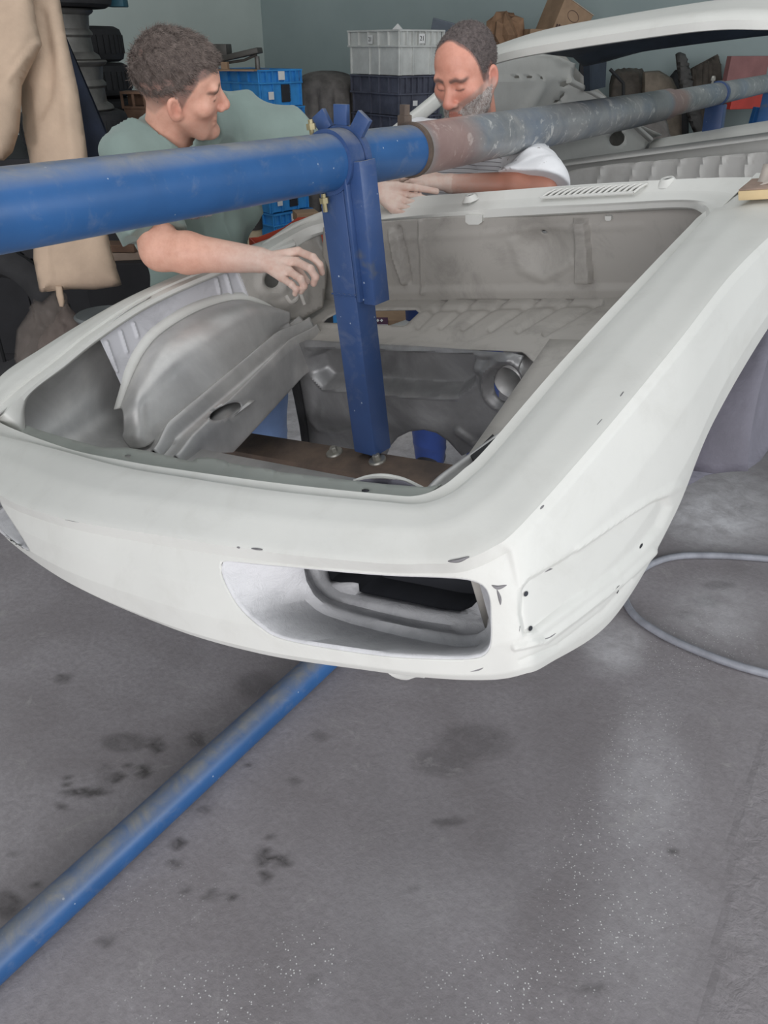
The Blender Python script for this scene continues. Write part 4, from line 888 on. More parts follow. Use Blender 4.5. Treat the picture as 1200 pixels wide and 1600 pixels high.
# clutter in the dark corner
tc = at(-8, 500, 2.95); tilt = basis((.55, -.6, .35), (0, 0, 1.)); tilt = np.stack([tilt[:, 0], tilt[:, 2], tilt[:, 1]], 1)
bx_ = empty('shade_bench', (float(at(40, 520, 3.0)[0]), float(at(40, 520, 3.0)[1]), 0), 'low black bench added to darken the shaded corner left of the car', 'bench')  # bench added so that the shaded corner renders dark
bc = at(30, 520, 3.0); mb = MB(); mb.box((bc[0], bc[1], .125), (.6, .7, .25), RC, .006); wparent(mb.build('bench_body', P_['cabinet'], None, False), bx_)
t_ = tyre('tyre', (tc[0], tc[1], tc[2]), .27, .17, .19, 'black tyre leaning in the dark corner at the far left edge', None, tilt)
film = newmat('clear_wrap_film'); fm_, fnt, fb = film; fb.inputs['Base Color'].default_value = (*srgb(150,138,130), 1); fb.inputs['Roughness'].default_value = .18; fb.inputs['Alpha'].default_value = .32; bump(fnt, fb, noise(fnt, 26, 6, .7, coords(fnt), 1.), .9, .02)
bagr = empty('wrapped_bundle', tuple(at(85, 520, 2.85)), 'brown padded pieces in crumpled clear film lying beyond the left wing', 'bundle')
pillow('bundle_core', [(60,530),(80,500),(104,474),(118,490),(130,515),(120,560),(80,580),(55,575)], 2.9, .06, simple('mauve_brown_pad', srgb(118,102,98), .8, 0, .15, 8), bagr, 4, [('line', [(80,500),(95,530),(100,560)], 8, -.02)], soft=18)
pillow('clear_film', [(22,560),(26,515),(48,482),(52,468),(66,472),(84,455),(104,458),(108,480),(128,505),(110,540),(60,590),(30,590)], 2.82, .05, fm_, bagr, 3, [('line', [(50,480),(70,520),(60,560)], 6, .01), ('line', [(90,460),(95,500),(120,520)], 6, -.012), ('blob', (45,530), (10,10), .015)], soft=16)
mb = MB(); c = at(165, 492, 2.72); mb.lathe([(0, .006), (.10, .006), (.108, .0), (.10, -.012), (0, -.012)], 32, None, c); mb.tube([c-np.array([0, 0, .012]), np.array([c[0], c[1], 0])], .05, 16); tag(mb.build('grey_lid_drum', simple('grey_plastic', srgb(122,126,128), .5), None), 'slim drum with a round grey lid just beyond the left wing', 'drum')
st_ = at(192, 398, 3.7)
for i, (dy, l, lb) in enumerate(((0, .17, 'pale wooden offcut, lowest on the ledge behind the tan coat'), (.036, .19, 'brown wooden offcut on top of the pale one behind the tan coat'))):
    mb = MB(); mb.box(st_+np.array([-.02*i, 0, dy]), (l, .10, .034), RC @ rotz(.2-.3*i), .003); tag(mb.build('wood_offcut', P_['wood'] if i else simple('pale_wood', srgb(150,132,118), .8), None, False), lb, 'offcut')
mb = MB(); mb.box((st_[0], st_[1], (st_[2]-.017)/2), (.34, .2, st_[2]-.017), RC, .004); tag(mb.build('parts_bin', P_['cabinet'], None, False), 'tall black bin under the wooden offcuts behind the man in green', 'bin')

# ---- crates
def crate_parts(root, mat, L_, W_, H_, hand=True, solidrim=.36):
    t = .012; rimh = H_*solidrim; mb = MB()
    for (cx_, cy_, sx, sy) in ((0, -W_/2+t/2, L_, t), (0, W_/2-t/2, L_, t), (-L_/2+t/2, 0, t, W_), (L_/2-t/2, 0, t, W_)): mb.box((cx_*.96, cy_*.96, H_/2), (sx*.96, sy*.96, H_), None, .003)
    mb.box((0, 0, .008), (L_*.95, W_*.95, .016))
    for z in (H_-rimh, H_-.006): 
        for (cx_, cy_, sx, sy) in ((0, -W_/2, L_+.012, .022), (0, W_/2, L_+.012, .022), (-L_/2, 0, .022, W_+.012), (L_/2, 0, .022, W_+.012)): mb.box((cx_, cy_, z), (sx, sy, .012), None, .002)
    for s in (-1, 1):
        n = 7
        for k in range(n+1):
            mb.box((-L_/2+L_*k/n*.98+.006, s*W_/2*1.0, H_-rimh/2), (.008, .02, rimh)); mb.box((-L_/2+L_*k/n*.94+.02, s*W_/2*.975, (H_-rimh)/2), (.012, .016, H_-rimh)) if k in (0, 2, 5, 7) else None
        n = 5
        for k in range(n+1):
            mb.box((s*L_/2, -W_/2+W_*k/n*.98+.004, H_-rimh/2), (.02, .008, rimh)); mb.box((s*L_/2*.975, -W_/2+W_*k/n*.94+.012, (H_-rimh)/2), (.016, .012, H_-rimh)) if k in (0, 2, 3, 5) else None
    mb.build('crate_body', mat, root, False)
    for s in (-1, 1) if hand else (): mb = MB(); mb.box((.05, s*(W_/2*.985), (H_-rimh)*.55), (L_*.22, .010, (H_-rimh)*.75), None, .003); mb.build('handle_recess', M['void_shade'], root, False)
def copytree(o, **k):
    r = o.copy(); C.objects.link(r)
    for ch in o.children:
        c = ch.copy(); C.objects.link(c); c.parent = r
        for g in ch.children: d = g.copy(); C.objects.link(d); d.parent = c
    for a, v in k.items(): r[a] = v
    return r
def paper(root, c, R_, sx, sz, name='paper_label', txt=None):
    mb = MB(); mb.box(c, (sx, .0016, sz), R_); o = mb.build(name, P_['label'], root, False)
    if txt:
        cu = bpy.data.curves.new('t', 'FONT'); cu.body = txt; cu.size = sz*.7; cu.align_x = 'CENTER'; cu.align_y = 'CENTER'; cu.extrude = .0006; to = bpy.data.objects.new('t', cu); C.objects.link(to)
        dg = bpy.context.evaluated_depsgraph_get(); me = bpy.data.meshes.new_from_object(to.evaluated_get(dg)); bpy.data.objects.remove(to); me.materials.clear(); me.materials.append(P_['ink'])
        q = bpy.data.objects.new('label_digits', me); C.objects.link(q); q.parent = o; RR_ = np.stack([R_[:, 0], R_[:, 2], -R_[:, 1]], 1); m4 = Matrix.Identity(4)
        p = np.asarray(c)-R_[:, 1]*.0016
        for i in range(3):
            for j in range(3): m4[i][j] = RR_[i][j]
            m4[i][3] = p[i]
        q.matrix_local = m4
    return o
byaw = _a+math.radians(47)
b0_ = at(405, 127, 5.5); cH = .243
Rb = rotz(byaw); off = Rb @ np.array((.30, .20, 0))   # nearest corner to centre
# local: -y face looks at the camera's right, x- face to its left
base = np.array([b0_[0], b0_[1], 0])
def crate_centre(cpx, L_, W_, R_): return cpx + R_ @ np.array((L_/2, W_/2, 0))
lbl = ('topmost blue crate of the stack, holding a grey metal bracket', 'second blue crate from the top, with torn white labels', 'third blue crate from the top, above the blue pipe', 'fourth blue crate from the top, just behind the blue pipe', 'fifth blue crate from the top, seen just under the blue pipe', 'bottom blue crate of the stack, on the floor by the wall')
proto = empty('blue_crate', (0, 0, 0), lbl[0], 'crate', 'blue crates in the tall stack'); crate_parts(proto, P_['bluep'], .40, .60, cH-.004)
Ry = np.eye(3)
paper(proto, (.0, -.3125, cH*.82), Ry, .06, .055); paper(proto, (-.10, -.303, cH*.30), Ry, .05, .05, 'torn_label')
for i in range(6):
    o = proto if i == 0 else copytree(proto, label=lbl[i]); sh_ = Rb @ np.array((.012*(i % 3), -.02*(i//2), 0)); cc = crate_centre(base, .40, .60, Rb)+sh_
    o.location = (cc[0], cc[1], cH*(5-i)+.002); o.rotation_euler = (0, 0, byaw)
lc = at(425, 330, 4.9); lo_ = copytree(proto, label='short blue crate pile in front, upper crate beside the round tin', group='low blue crates'); lo_.location = (lc[0]+.1, lc[1]+.25, .245); lo_.rotation_euler = (0, 0, byaw-.1)
lo2 = copytree(proto, label='short blue crate pile in front, crate on the floor', group='low blue crates'); lo2.location = (lc[0]+.1, lc[1]+.25, .002); lo2.rotation_euler = (0, 0, byaw-.1)
# bracket on the top crate
tc_ = at(372, 100, 5.55); zt_ = cH*6
br = empty('metal_bracket', (float(tc_[0]), float(tc_[1]), zt_), 'grey steel suspension bracket lying across the topmost blue crate', 'bracket')
mb = MB(); Rq = rotz(_a-.25)
mb.box((0, 0, .085), (.36, .10, .035), Rq @ np.array([[math.cos(.18), 0, -math.sin(.18)], [0, 1, 0], [math.sin(.18), 0, math.cos(.18)]]), .004); mb.box(Rq @ np.array((-.12, 0, .12)), (.12, .10, .07), Rq, .004); wq = mb.build('bracket_arm', simple('grey_cast_steel', srgb(96,94,90), .5, .4), br)
mb = MB(); mb.tube([Rq @ np.array((.15, 0, .08)), Rq @ np.array((.15, 0, .0))], .018, 12); mb.tube([Rq @ np.array((-.16, .02, .03)), Rq @ np.array((.05, 0, .055)), Rq @ np.array((.15, .0, .09))], .009, 8); mb.build('bracket_rod', P_['rim'], br)
mb = MB(); mb.box(Rq @ np.array((-.08, -.05, .02)), (.05, .04, .05), Rq, .003); mb.box(Rq @ np.array((0, 0, -.005)), (.36, .3, .01), Rq); mb.build('wooden_packing', P_['card'], br, False)
# tin with a dark lid, red bin, brown board
tn = at(392, 352, 4.6); q = empty('round_tin', (float(tn[0]), float(tn[1]), 0), 'round tin with a dark band and pale lid beside the man in green', 'tin')
ztn = at(392, 330, 4.6)[2]
mb = MB(); mb.lathe([(0, ztn), (.066, ztn), (.07, ztn-.005), (.07, ztn-.09)], 32); mb.build('dark_lid', simple('dark_lid', srgb(66,64,64), .6), q)
mb = MB(); mb.lathe([(.064, ztn-.09), (.064, ztn-.24), (0, ztn-.24)], 32); mb.build('tin_body', simple('beige_tin', srgb(196,180,150), .6), q)
mb = MB(); mb.lathe([(0, ztn-.24), (.12, ztn-.24), (.12, 0), (0, 0)], 24); mb.build('tin_pedestal', P_['blackp'], q)
rbn = at(446, 372, 4.0); rbz = at(446, 345, 4.0)[2]; q = empty('red_bin', (float(rbn[0]), float(rbn[1]), 0), 'open red-orange plastic bin with sloping front, left of the blue post', 'bin')
Rr = rotz(_a+.35); mb = MB()
prf = [(-.17, -.16), (.17, -.16), (.17, .0), (.10, .0), (.02, -.045), (-.12, -.085), (-.17, -.085)]
for y in (-.11, .11):
    mb.prism(prf, y-.004, y+.004, lambda p: Rr @ np.array((p[0], p[2], p[1]+rbz)))
mb.box(Rr @ np.array((.166, 0, 0))+np.array([0, 0, rbz-.08]), (.008, .22, .16), Rr); mb.box(Rr @ np.array((-.166, 0, 0))+np.array([0, 0, rbz-.122]), (.008, .22, .075), Rr); mb.box(np.array((0, 0, rbz-.158)), (.34, .22, .006), Rr); mb.build('bin_body', P_['redp'], q, False)
mb = MB(); mb.box((0, 0, (rbz-.162)/2), (.4, .3, rbz-.162), Rr, .004); mb.build('bin_stand', P_['bench'], q, False)
bb_ = at(478, 337, 4.4); mb = MB(); mb.box(bb_, (.13, .13, .05), rotz(_a+.3), .003); mb.box((bb_[0], bb_[1], (bb_[2]-.025)/2), (.11, .11, bb_[2]-.025), rotz(_a+.3)); tag(mb.build('brown_carton', P_['card'], None, False), 'small brown carton behind the red bin, left of the blue post', 'carton')
# tarpaulin over something
tp_ = at(512, 200, 6.45); V = []; nA, nR = 96, 30
for i in range(nR+1):
    t = i/nR
    for k in range(nA):
        a = 2*math.pi*k/nA; r = .29*math.sin(min(1, t*2.6)*math.pi/2)**.8+.05*max(0, t-.3); z = 1.43-.16*(1-math.cos(min(1, t*2.6)*math.pi/2))-1.27*max(0, t-.36)/.64
        fo = float(sstep((t-.22)/.25)); r += fo*(.034*math.sin(a*11+1.2*math.sin(a*2))+(.014)*math.sin(a*23+t*2)); V.append((tp_[0]+r*math.cos(a), tp_[1]+r*math.sin(a), max(.004, z+.02*math.sin(a*3)*t)))
F = [(i*nA+k, i*nA+(k+1) % nA, (i+1)*nA+(k+1) % nA, (i+1)*nA+k) for i in range(nR) for k in range(nA)]
tag(mk('tarpaulin', V, F, P_['tarp'], None, True, 60), 'charcoal tarpaulin draped over a tall hidden item beside the black crates', 'tarpaulin')
# white crate on black crates
wyaw = _a+math.radians(38); Rw = rotz(wyaw); wb0 = at(624, 118, 5.6); wzt = at(624, 118, 5.6)[2]
bH = .262; nb_ = 5; bz0 = wzt-bH*nb_
lb2 = ('topmost black crate, directly under the grey-white crate', 'second black crate from the top of its stack', 'third black crate from the top, half behind the pipe', 'fourth black crate from the top, hidden low behind the pipe', 'lowest black crate, on a pallet by the wall')
pb_ = empty('black_crate', (0, 0, 0), lb2[0], 'crate', 'black crates under the white crate'); crate_parts(pb_, P_['blackp'], .40, .60, bH-.004, False, .46); paper(pb_, (-.05, -.306, bH*.3), Ry, .045, .035)
# nearest corner at (-x,-y)
for i in range(nb_):
    o = pb_ if i == 0 else copytree(pb_, label=lb2[i]); cc = crate_centre(np.array([wb0[0], wb0[1], 0]), .40, .60, Rw)+Rw @ np.array((.006*(i % 2), -.01*(i % 3), 0)); o.location = (cc[0], cc[1], wzt-bH*(i+1)); o.rotation_euler = (0, 0, wyaw)
mb = MB(); cc = crate_centre(np.array([wb0[0], wb0[1], 0]), .40, .60, Rw)
for y in (-.2, 0, .2): mb.box(np.array([cc[0], cc[1], bz0/2])+Rw @ np.array((0, y, 0)), (.40, .09, max(.01, bz0-.002)), Rw)
if bz0 > .02: tag(mb.build('pallet', P_['wood'], None, False), 'wooden pallet under the black crates', 'pallet')
wh = empty('white_crate', (float(cc[0]), float(cc[1]), wzt), 'grey-white plastic crate marked 21 on top of the black crates', 'crate'); wh.rotation_euler = (0, 0, wyaw)
crate_parts(wh, P_['whitep'], .42, .62, .285, False, .36)
# labels on both visible faces
RL = np.stack([np.array([0, -1., 0]), np.array([1., 0, 0]), np.array([0, 0, 1.])], 1)
paper(wh, (-.01, -.322, .23), Ry, .055, .06, 'paper_label', '21'); paper(wh, (-.222, .02, .225), RL, .06, .055, 'paper_label', '21')
pz = wzt+.285; c = at(621, 50, 5.75); mb = MB(); sl = basis((-.5, .8, .3), (0, 0, 1.)); V = [c+sl @ np.array(p) for p in ((-.09, 0, -.03), (.08, 0, -.03), (.0, 0, .055))]; mb.add(V+[v+np.array([0, .012, 0]) for v in V], [(0,1,2),(5,4,3),(0,3,4,1),(1,4,5,2),(2,5,3,0)]); tag(mb.build('white_sheet', P_['label'], None, False), 'corner of a white sheet sticking up out of the grey-white crate', 'sheet')
c = at(694, 46, 5.9); mb = MB(); mb.box(c, (.20, .012, .12), basis((-.3, .8, .35), (.25, 0, 1.)), .003); tag(mb.build('laptop_lid', simple('grey_blue_panel', srgb(112,120,130), .5), None, False), 'blue-grey lid leaning out of the crate behind the bearded man', 'lid')

# ---- cartons behind the roof
sb = at(835, 75, 6.2); zz_ = at(845, 72, 6.2)[2]; q = empty('storage_rack', (float(sb[0]), float(sb[1]), 0), 'steel storage rack behind the car roof, carrying the brown cartons', 'rack')
mb = MB(); mb.box((0, 0, zz_-.02), (.95, .5, .03), RC); mb.box((0, 0, .6), (.95, .5, .03), RC); mb.build('shelf', P_['bench'], q, False)
for x in (-.45, .45):
    for y in (-.22, .22): mb = MB(); mb.box(RC @ np.array((x, y, 0))+np.array([0, 0, (zz_-.035)/2]), (.04, .04, zz_-.035), RC); mb.build('upright', P_['bench'], q, False)
def carton(px, py, Z, size, R_, label, name='carton'):
    c = at(px, py, Z); q = empty(name, tuple(c), label, 'carton'); mb = MB(); mb.box((0, 0, 0), size, R_, .004); mb.build('carton_box', P_['card'], q, False); return q, c
def rotx(a): c_, s_ = math.cos(a), math.sin(a); return np.array([[1, 0, 0], [0, c_, -s_], [0, s_, c_]])
def roty(a): c_, s_ = math.cos(a), math.sin(a); return np.array([[c_, 0, s_], [0, 1, 0], [-s_, 0, c_]])
Rk = rotz(_a+.42) @ roty(.42)
q, c = carton(880, 38, 6.1, (.30, .24, .26), Rk, 'tilted brown carton with faded print, highest on the rack')
mb = MB(); mb.box(Rk @ np.array((.152, .0, .02)), (.004, .12, .17), Rk); mb.build('carton_opening', M['void_shade'], q, False)
mb = MB(); mb.box(Rk @ np.array((.0, 0, .132)), (.31, .25, .006), Rk, .001); mb.build('lid_edge', simple('pale_cardboard', srgb(186,172,156), .8), q, False)
mb = MB(); pts = [Rk @ np.array((.055*math.cos(t)-.02, -.1225, .045+.035*math.sin(t))) for t in np.linspace(0, 2*math.pi, 25)]; mb.tube(pts, .0025, 4, False); mb.build('printed_emblem', simple('faded_print', srgb(122,100,88), .9), q, False)
for k, (x0, x1) in enumerate(((-.125, -.03), (.02, .09))):
    mb = MB(); n = int((x1-x0)/.02)
    for i in range(n): mb.box(Rk @ np.array((x0+i*.02, -.1215, -.07+.004*(i % 2))), (.014, .002, .024+.006*(i % 3)), Rk)
    mb.build('printed_word', simple('dark_print', srgb(84,64,60), .9), q, False)
c2 = at(842, 66, 6.15); mb = MB(); mb.box((c2[0], c2[1], zz_-.005+.06), (.26, .26, .12), rotz(_a+.2), .004); tag(mb.build('carton', P_['card'], None, False), 'flat brown carton on the rack, left of the tilted one', 'carton')
c3 = at(788, 68, 6.2); V, F = [], []
mb = MB(); rng_ = random.Random(3); prof = [(.0, .22), (.08, .21), (.13, .17), (.15, .08), (.14, 0)]; nn_ = 20
for (r, z) in prof:
    for k in range(nn_):
        a = 2*math.pi*k/nn_; rr = r*(1+.22*rng_.uniform(-1, 1)); V.append((c3[0]+rr*math.cos(a), c3[1]+rr*math.sin(a), zz_-.003+z*(1+.12*rng_.uniform(-1, 1)) if z else zz_-.003))
F = [(i*nn_+k, i*nn_+(k+1) % nn_, (i+1)*nn_+(k+1) % nn_, (i+1)*nn_+k) for i in range(len(prof)-1) for k in range(nn_)]
tag(mk('paper_sack', V, F, simple('brown_sack_paper', srgb(150,118,92), .9, 0, .15, 12, .3, 30), None, False), 'crumpled brown paper sack on the rack behind the bearded man', 'sack')
tag(MB().tube([at(776, -60, 6.85), np.array([at(770, 38, 6.85)[0], at(770, 38, 6.85)[1], 0])], .03, 14).build('wall_pipe', M['gray_pole'], None), 'thin dark grey pipe running up the back wall', 'pipe')

# ---- scrap beyond the tail of the car
Zj = 5.9; wbz = at(1060, 225, Zj)[2]; jb = at(1105, 150, 5.75); q = empty('scrap_bench', (float(jb[0]), float(jb[1]), 0), 'low dark bench behind the car tail carrying scrap parts', 'bench')
mb = MB(); mb.box((0, 0, wbz/2), (1.5, .5, wbz), RC, .005); mb.build('bench_body', P_['bench'], q, False)
def scrap(name, outline, Z, depth, mat, label, cat_, feats=(), step=4, soft=10):
    """scrap part with its own thickness, foot extended down to the bench"""
    return tag(pillow(name, outline, Z, depth, mat, None, step, feats, depth*.6, 50, soft), label, cat_)
scrap('padded_drum', [(955,118),(962,109),(985,106),(1005,109),(1010,125),(1010,225),(950,225),(952,132)], 6.2, .10, P_['junk'], 'brown ribbed drum-like part, leftmost of the scrap behind the tail', 'scrap part', [('line', [(953+7*k, 108), (953+7*k, 130)], 3, -.01) for k in range(8)])
scrap('curved_shell', [(1004,112),(1030,110),(1050,122),(1064,150),(1066,225),(1000,225)], 6.02, .05, simple('tan_dusty_shell', srgb(138,126,112), .8, 0, .2, 8), 'pale tan curved shell standing behind the brown drum', 'scrap part')
tag(MB().tube([at(953, 108, 5.7), at(974, 130, 5.72), np.array([*at(985, 150, 5.74)[:2], wbz])], .012, 8).build('iron_rod', M['black'], None), 'thin black iron rod leaning over the brown drum', 'rod')
scrap('seat_back', [(1055,84),(1062,81),(1070,84),(1078,110),(1082,135),(1108,215),(1090,222),(1072,180),(1060,130)], 5.85, .05, simple('dark_ribbed_trim', srgb(84,82,80), .8, 0, .2, 8), 'narrow dark ribbed trim standing upright, middle of the scrap', 'trim', [('line', [(1052, 88+7*k), (1090, 86+7*k)], 3, -.012) for k in range(20)])
scrap('grille_frame', [(1079,107),(1122,84),(1126,100),(1130,135),(1130,225),(1088,225)], 6.05, .03, P_['junk'], 'brown rectangular grille with a dark frame, behind the rear blue post', 'grille', [('line', [(1080,107),(1122,85),(1129,225)], 5, .02)]+[('line', [(1084+8*k, 108-4*k), (1088+8*k, 225)], 3, -.012) for k in range(5)], 3)
scrap('crumpled_hose', [(990,225),(985,195),(1000,182),(1022,178),(1042,186),(1050,225)], 5.75, .06, P_['tarp'], 'crumpled dark sheet low in the scrap, just above the tail', 'sheet', [('line', [(995,190),(1030,222)], 6, -.03), ('line', [(1015,182),(1045,215)], 6, .02)])
scrap('black_box', [(1046,120),(1056,108),(1078,120),(1076,150),(1076,225),(1046,225)], 6.08, .03, M['black'], 'black box-shaped part between the tan shell and the ribbed trim', 'scrap part')
rd = empty('red_cabinet', (float(at(1170, 150, 5.8)[0]), float(at(1170, 150, 5.8)[1]), 0), 'red steel cabinet frame beyond the right end of the tail', 'cabinet')
cR = at(1164, 120, 5.8); mb = MB(); RQ = rotz(_a+.35)
for (px, py, w_, h_, m_, nm) in ((1162,126,.36,.32,simple('faded_red_panel', srgb(150,104,102), .6),'side_panel'), (1156,108,.11,.14,simple('bright_red_patch', srgb(222,84,62), .5),'bright_patch'), (1178,158,.46,.10,P_['red'],'lower_rail')):
    c = at(px, py, 5.8-.03*(nm != 'side_panel')); mb = MB(); mb.box(c-cR, (w_, .05, h_), RQ, .004); o = mb.build(nm, m_, None, False); o.parent = rd; o.location = Vector(cR)-Vector(rd.location)
for dx in (-.2, .2):
    mb = MB(); p = RQ @ np.array((dx, .0, 0)); mb.box(np.array([p[0]+cR[0], p[1]+cR[1], (wbz+cR[2]-.1)/2+.002]), (.04, .04, cR[2]-.1-wbz), RQ); wparent(mb.build('leg', P_['red'], None, False), rd)
bp = at(1180, 175, 5.3); mb = MB(); mb.box((bp[0], bp[1], .62), (.12, .06, 1.24), rotz(_a) @ roty(.08), .004); o = tag(mb.build('blue_board', P_['bluepost'], None, False), 'bright blue upright board at the right edge, in front of the red frame', 'board')

# ---- labelled box under the luggage floor opening
c = at(598, 503, 3.6); q = empty('chemical_carton', (float(c[0]), float(c[1]), 0), 'carton with a purple label and white diamonds, seen through the floor opening', 'carton')
Rq = rotz(_a); mb = MB(); mb.box((.02, 0, c[2]/2+.02), (.20, .17, c[2]+.04), Rq, .004); mb.build('carton_box', P_['card'], q, False)
fz = lambda px, py: at(px, py, 3.6-.10)-np.array([c[0], c[1], 0])
def face(px0, py0, px1, py1, mat, nm, d=0):
    V = [at(x, y, 3.495-d)-np.array([c[0], c[1], 0]) for x, y in ((px0, py0), (px1, py0), (px1, py1), (px0, py1))]; V += [v+FW*.002 for v in V]; mb = MB(); mb.add(V, [(0,1,2,3),(7,6,5,4),(0,4,5,1),(1,5,6,2),(2,6,7,3),(3,7,4,0)]); return mb.build(nm, mat, q, False)
face(575, 496, 606, 507, simple('purple_label', srgb(78,38,70), .5), 'purple_label'); face(575, 507, 606, 511.5, P_['label'], 'white_band', .001)
for x in (584.5, 590.3, 596.2):
    V = [at(x+a, 500.6+b, 3.492)-np.array([c[0], c[1], 0]) for a, b in ((0, -2.6), (2.4, 0), (0, 2.6), (-2.4, 0))]; V += [v+FW*.002 for v in V]; mb = MB(); mb.add(V, [(0,1,2,3),(7,6,5,4),(0,4,5,1),(1,5,6,2),(2,6,7,3),(3,7,4,0)]); mb.build('white_diamond', P_['label'], q, False)
# ------------------------------------------------------------------ people: signed-distance sculpting
def smin(a, b, k):
    h = np.clip(.5+.5*(b-a)/k, 0, 1); return b+(a-b)*h-k*h*(1-h)
def smax(a, b, k): return -smin(-a, -b, k)
def rc(P, a, b, ra, rb):
    a = np.asarray(a, float); ab = np.asarray(b, float)-a; t = np.clip(((P-a) @ ab)/(ab @ ab+1e-12), 0, 1)
    return np.linalg.norm(P-a-t[:, None]*ab, axis=1)-(ra+(rb-ra)*t)
def el(P, c, r, R=None):
    q = P-np.asarray(c, float)
    if R is not None: q = q @ np.asarray(R)
    r = np.asarray(r, float); k0 = np.linalg.norm(q/r, axis=1); k1 = np.linalg.norm(q/r**2, axis=1); return k0*(k0-1)/np.maximum(k1, 1e-9)
def snets(f, lo, hi, h):
    """mesh the zero set of f on a sparse grid (surface nets), vertices relaxed onto the surface"""
    lo = np.asarray(lo, float); B = 8; n = np.ceil((np.asarray(hi)-lo)/h/B).astype(int); N = n*B+1
    D = np.full(N, 1.0, np.float32)
    bc = np.stack(np.meshgrid(*[np.arange(k) for k in n], indexing='ij'), -1).reshape(-1, 3)
    cd_ = f(lo+(bc*B+B/2)*h); near = np.abs(cd_) < B*h*1.15
    far = bc[~near]; sg = np.sign(cd_[~near])
    for b, s in zip(far, sg):
        if s < 0: D[b[0]*B:b[0]*B+B, b[1]*B:b[1]*B+B, b[2]*B:b[2]*B+B] = -1
    off = np.stack(np.meshgrid(*[np.arange(B)]*3, indexing='ij'), -1).reshape(-1, 3)
    nb = bc[near]
    for i in range(0, len(nb), 400):
        I = (nb[i:i+400, None, :]*B+off[None]).reshape(-1, 3); D[I[:, 0], I[:, 1], I[:, 2]] = f(lo+I*h)
    S = D < 0
    c = np.zeros(np.array(N)-1, np.int8)
    for dx in (0, 1):
        for dy in (0, 1):
            for dz in (0, 1): c += S[dx:N[0]-1+dx, dy:N[1]-1+dy, dz:N[2]-1+dz]
    act = (c > 0) & (c < 8); ids = -np.ones(act.shape, np.int64); A_ = np.argwhere(act); ids[act] = np.arange(len(A_))
    acc = np.zeros((len(A_), 3)); cnt = np.zeros(len(A_))
    cor = [(0,0,0),(1,0,0),(0,1,0),(1,1,0),(0,0,1),(1,0,1),(0,1,1),(1,1,1)]
    for i in range(8):
        for j in range(i+1, 8):
            if sum(abs(a-b) for a, b in zip(cor[i], cor[j])) != 1: continue
            p, q = A_+cor[i], A_+cor[j]; dp, dq = D[tuple(p.T)], D[tuple(q.T)]; m = (dp < 0) != (dq < 0)
            t = np.where(m, dp/(dp-dq+1e-12), 0)[:, None]; acc += np.where(m[:, None], p+(q-p)*t, 0); cnt += m
    V = lo+acc/np.maximum(cnt, 1)[:, None]*h
    F = []
    for ax in range(3):
        s0 = [slice(1, -1)]*3; s0[ax] = slice(0, -1); s1 = list(s0); s1[ax] = slice(1, None)
        a = S[tuple(s0)]; b = S[tuple(s1)]; E_ = np.argwhere(a != b)+np.array([0 if k == ax else 1 for k in range(3)])
        fl = a[a != b]; u, v = [(1, 2), (2, 0), (0, 1)][ax]; eu = np.eye(3, dtype=int)[u]; ev = np.eye(3, dtype=int)[v]
        q = np.stack([ids[tuple((E_-eu-ev).T)], ids[tuple((E_-ev).T)], ids[tuple(E_.T)], ids[tuple((E_-eu).T)]], 1)
        q[~fl] = q[~fl][:, ::-1]; F.append(q)
    F = np.vstack(F); F = F[(F >= 0).all(1)]
    for _ in range(2):
        d = f(V); e = h*.25; g = np.stack([f(V+np.eye(3)[k]*e)-f(V-np.eye(3)[k]*e) for k in range(3)], 1)/(2*e); gn = np.maximum((g**2).sum(1), .05)
        V = V-np.clip(d/gn, -h, h)[:, None]*g*.8
    return V, F
def meshobj(name, V, F, mat, parent, col=None):
    me = bpy.data.meshes.new(name); me.from_pydata(V.tolist(), [], F.tolist()); me.polygons.foreach_set('use_smooth', [True]*len(me.polygons))
    if col is not None:
        a = me.color_attributes.new('Col', 'FLOAT_COLOR', 'POINT'); a.data.foreach_set('color', np.hstack([col, np.ones((len(col), 1))]).astype(np.float32).ravel())
    me.materials.append(mat); me.update(); o = bpy.data.objects.new(name, me); C.objects.link(o)
    o.parent = parent
    if parent: o.matrix_parent_inverse = Matrix.Translation(parent.location).inverted()
    return o
def skinmat(name, rough=.5):
    m, nt, b = newmat(name); a = nd(nt, 'ShaderNodeVertexColor'); a.layer_name = 'Col'; v = coords(nt)
    n = noise(nt, 45, 6, .65, v); c = mix(nt, ramp(nt, n, [(.35, (.28, .28, .28)), (.6, (0, 0, 0))]), a.outputs[0], srgb(184, 116, 96))
    nt.links.new(c, b.inputs['Base Color']); b.inputs['Roughness'].default_value = rough; b.inputs['Subsurface Weight'].default_value = .08; b.inputs['Subsurface Radius'].default_value = (.02, .008, .005); b.inputs['Subsurface Scale'].default_value = .4
    bump(nt, b, noise(nt, 260, 4, .7, v), .12, .0015); return m
def hairmat(name, c1, c2):
    m, nt, b = newmat(name); v = coords(nt); nt.links.new(ramp(nt, noise(nt, 70, 6, .75, v), [(.32, c2), (.62, c1)]), b.inputs['Base Color']); b.inputs['Roughness'].default_value = .75; bump(nt, b, noise(nt, 300, 3, .7, v), .5, .003); return m
def clothmat(name, c, sc=420, var=.07):
    m, nt, b = newmat(name); v = coords(nt); nt.links.new(ramp(nt, noise(nt, 8, 7, .6, v), [(.3, tuple(x*(1-2*var) for x in c)), (.7, c)]), b.inputs['Base Color'])
    b.inputs['Roughness'].default_value = .9; b.inputs['Sheen Weight'].default_value = .15; bump(nt, b, noise(nt, sc, 3, .6, v), .18, .0015); return m

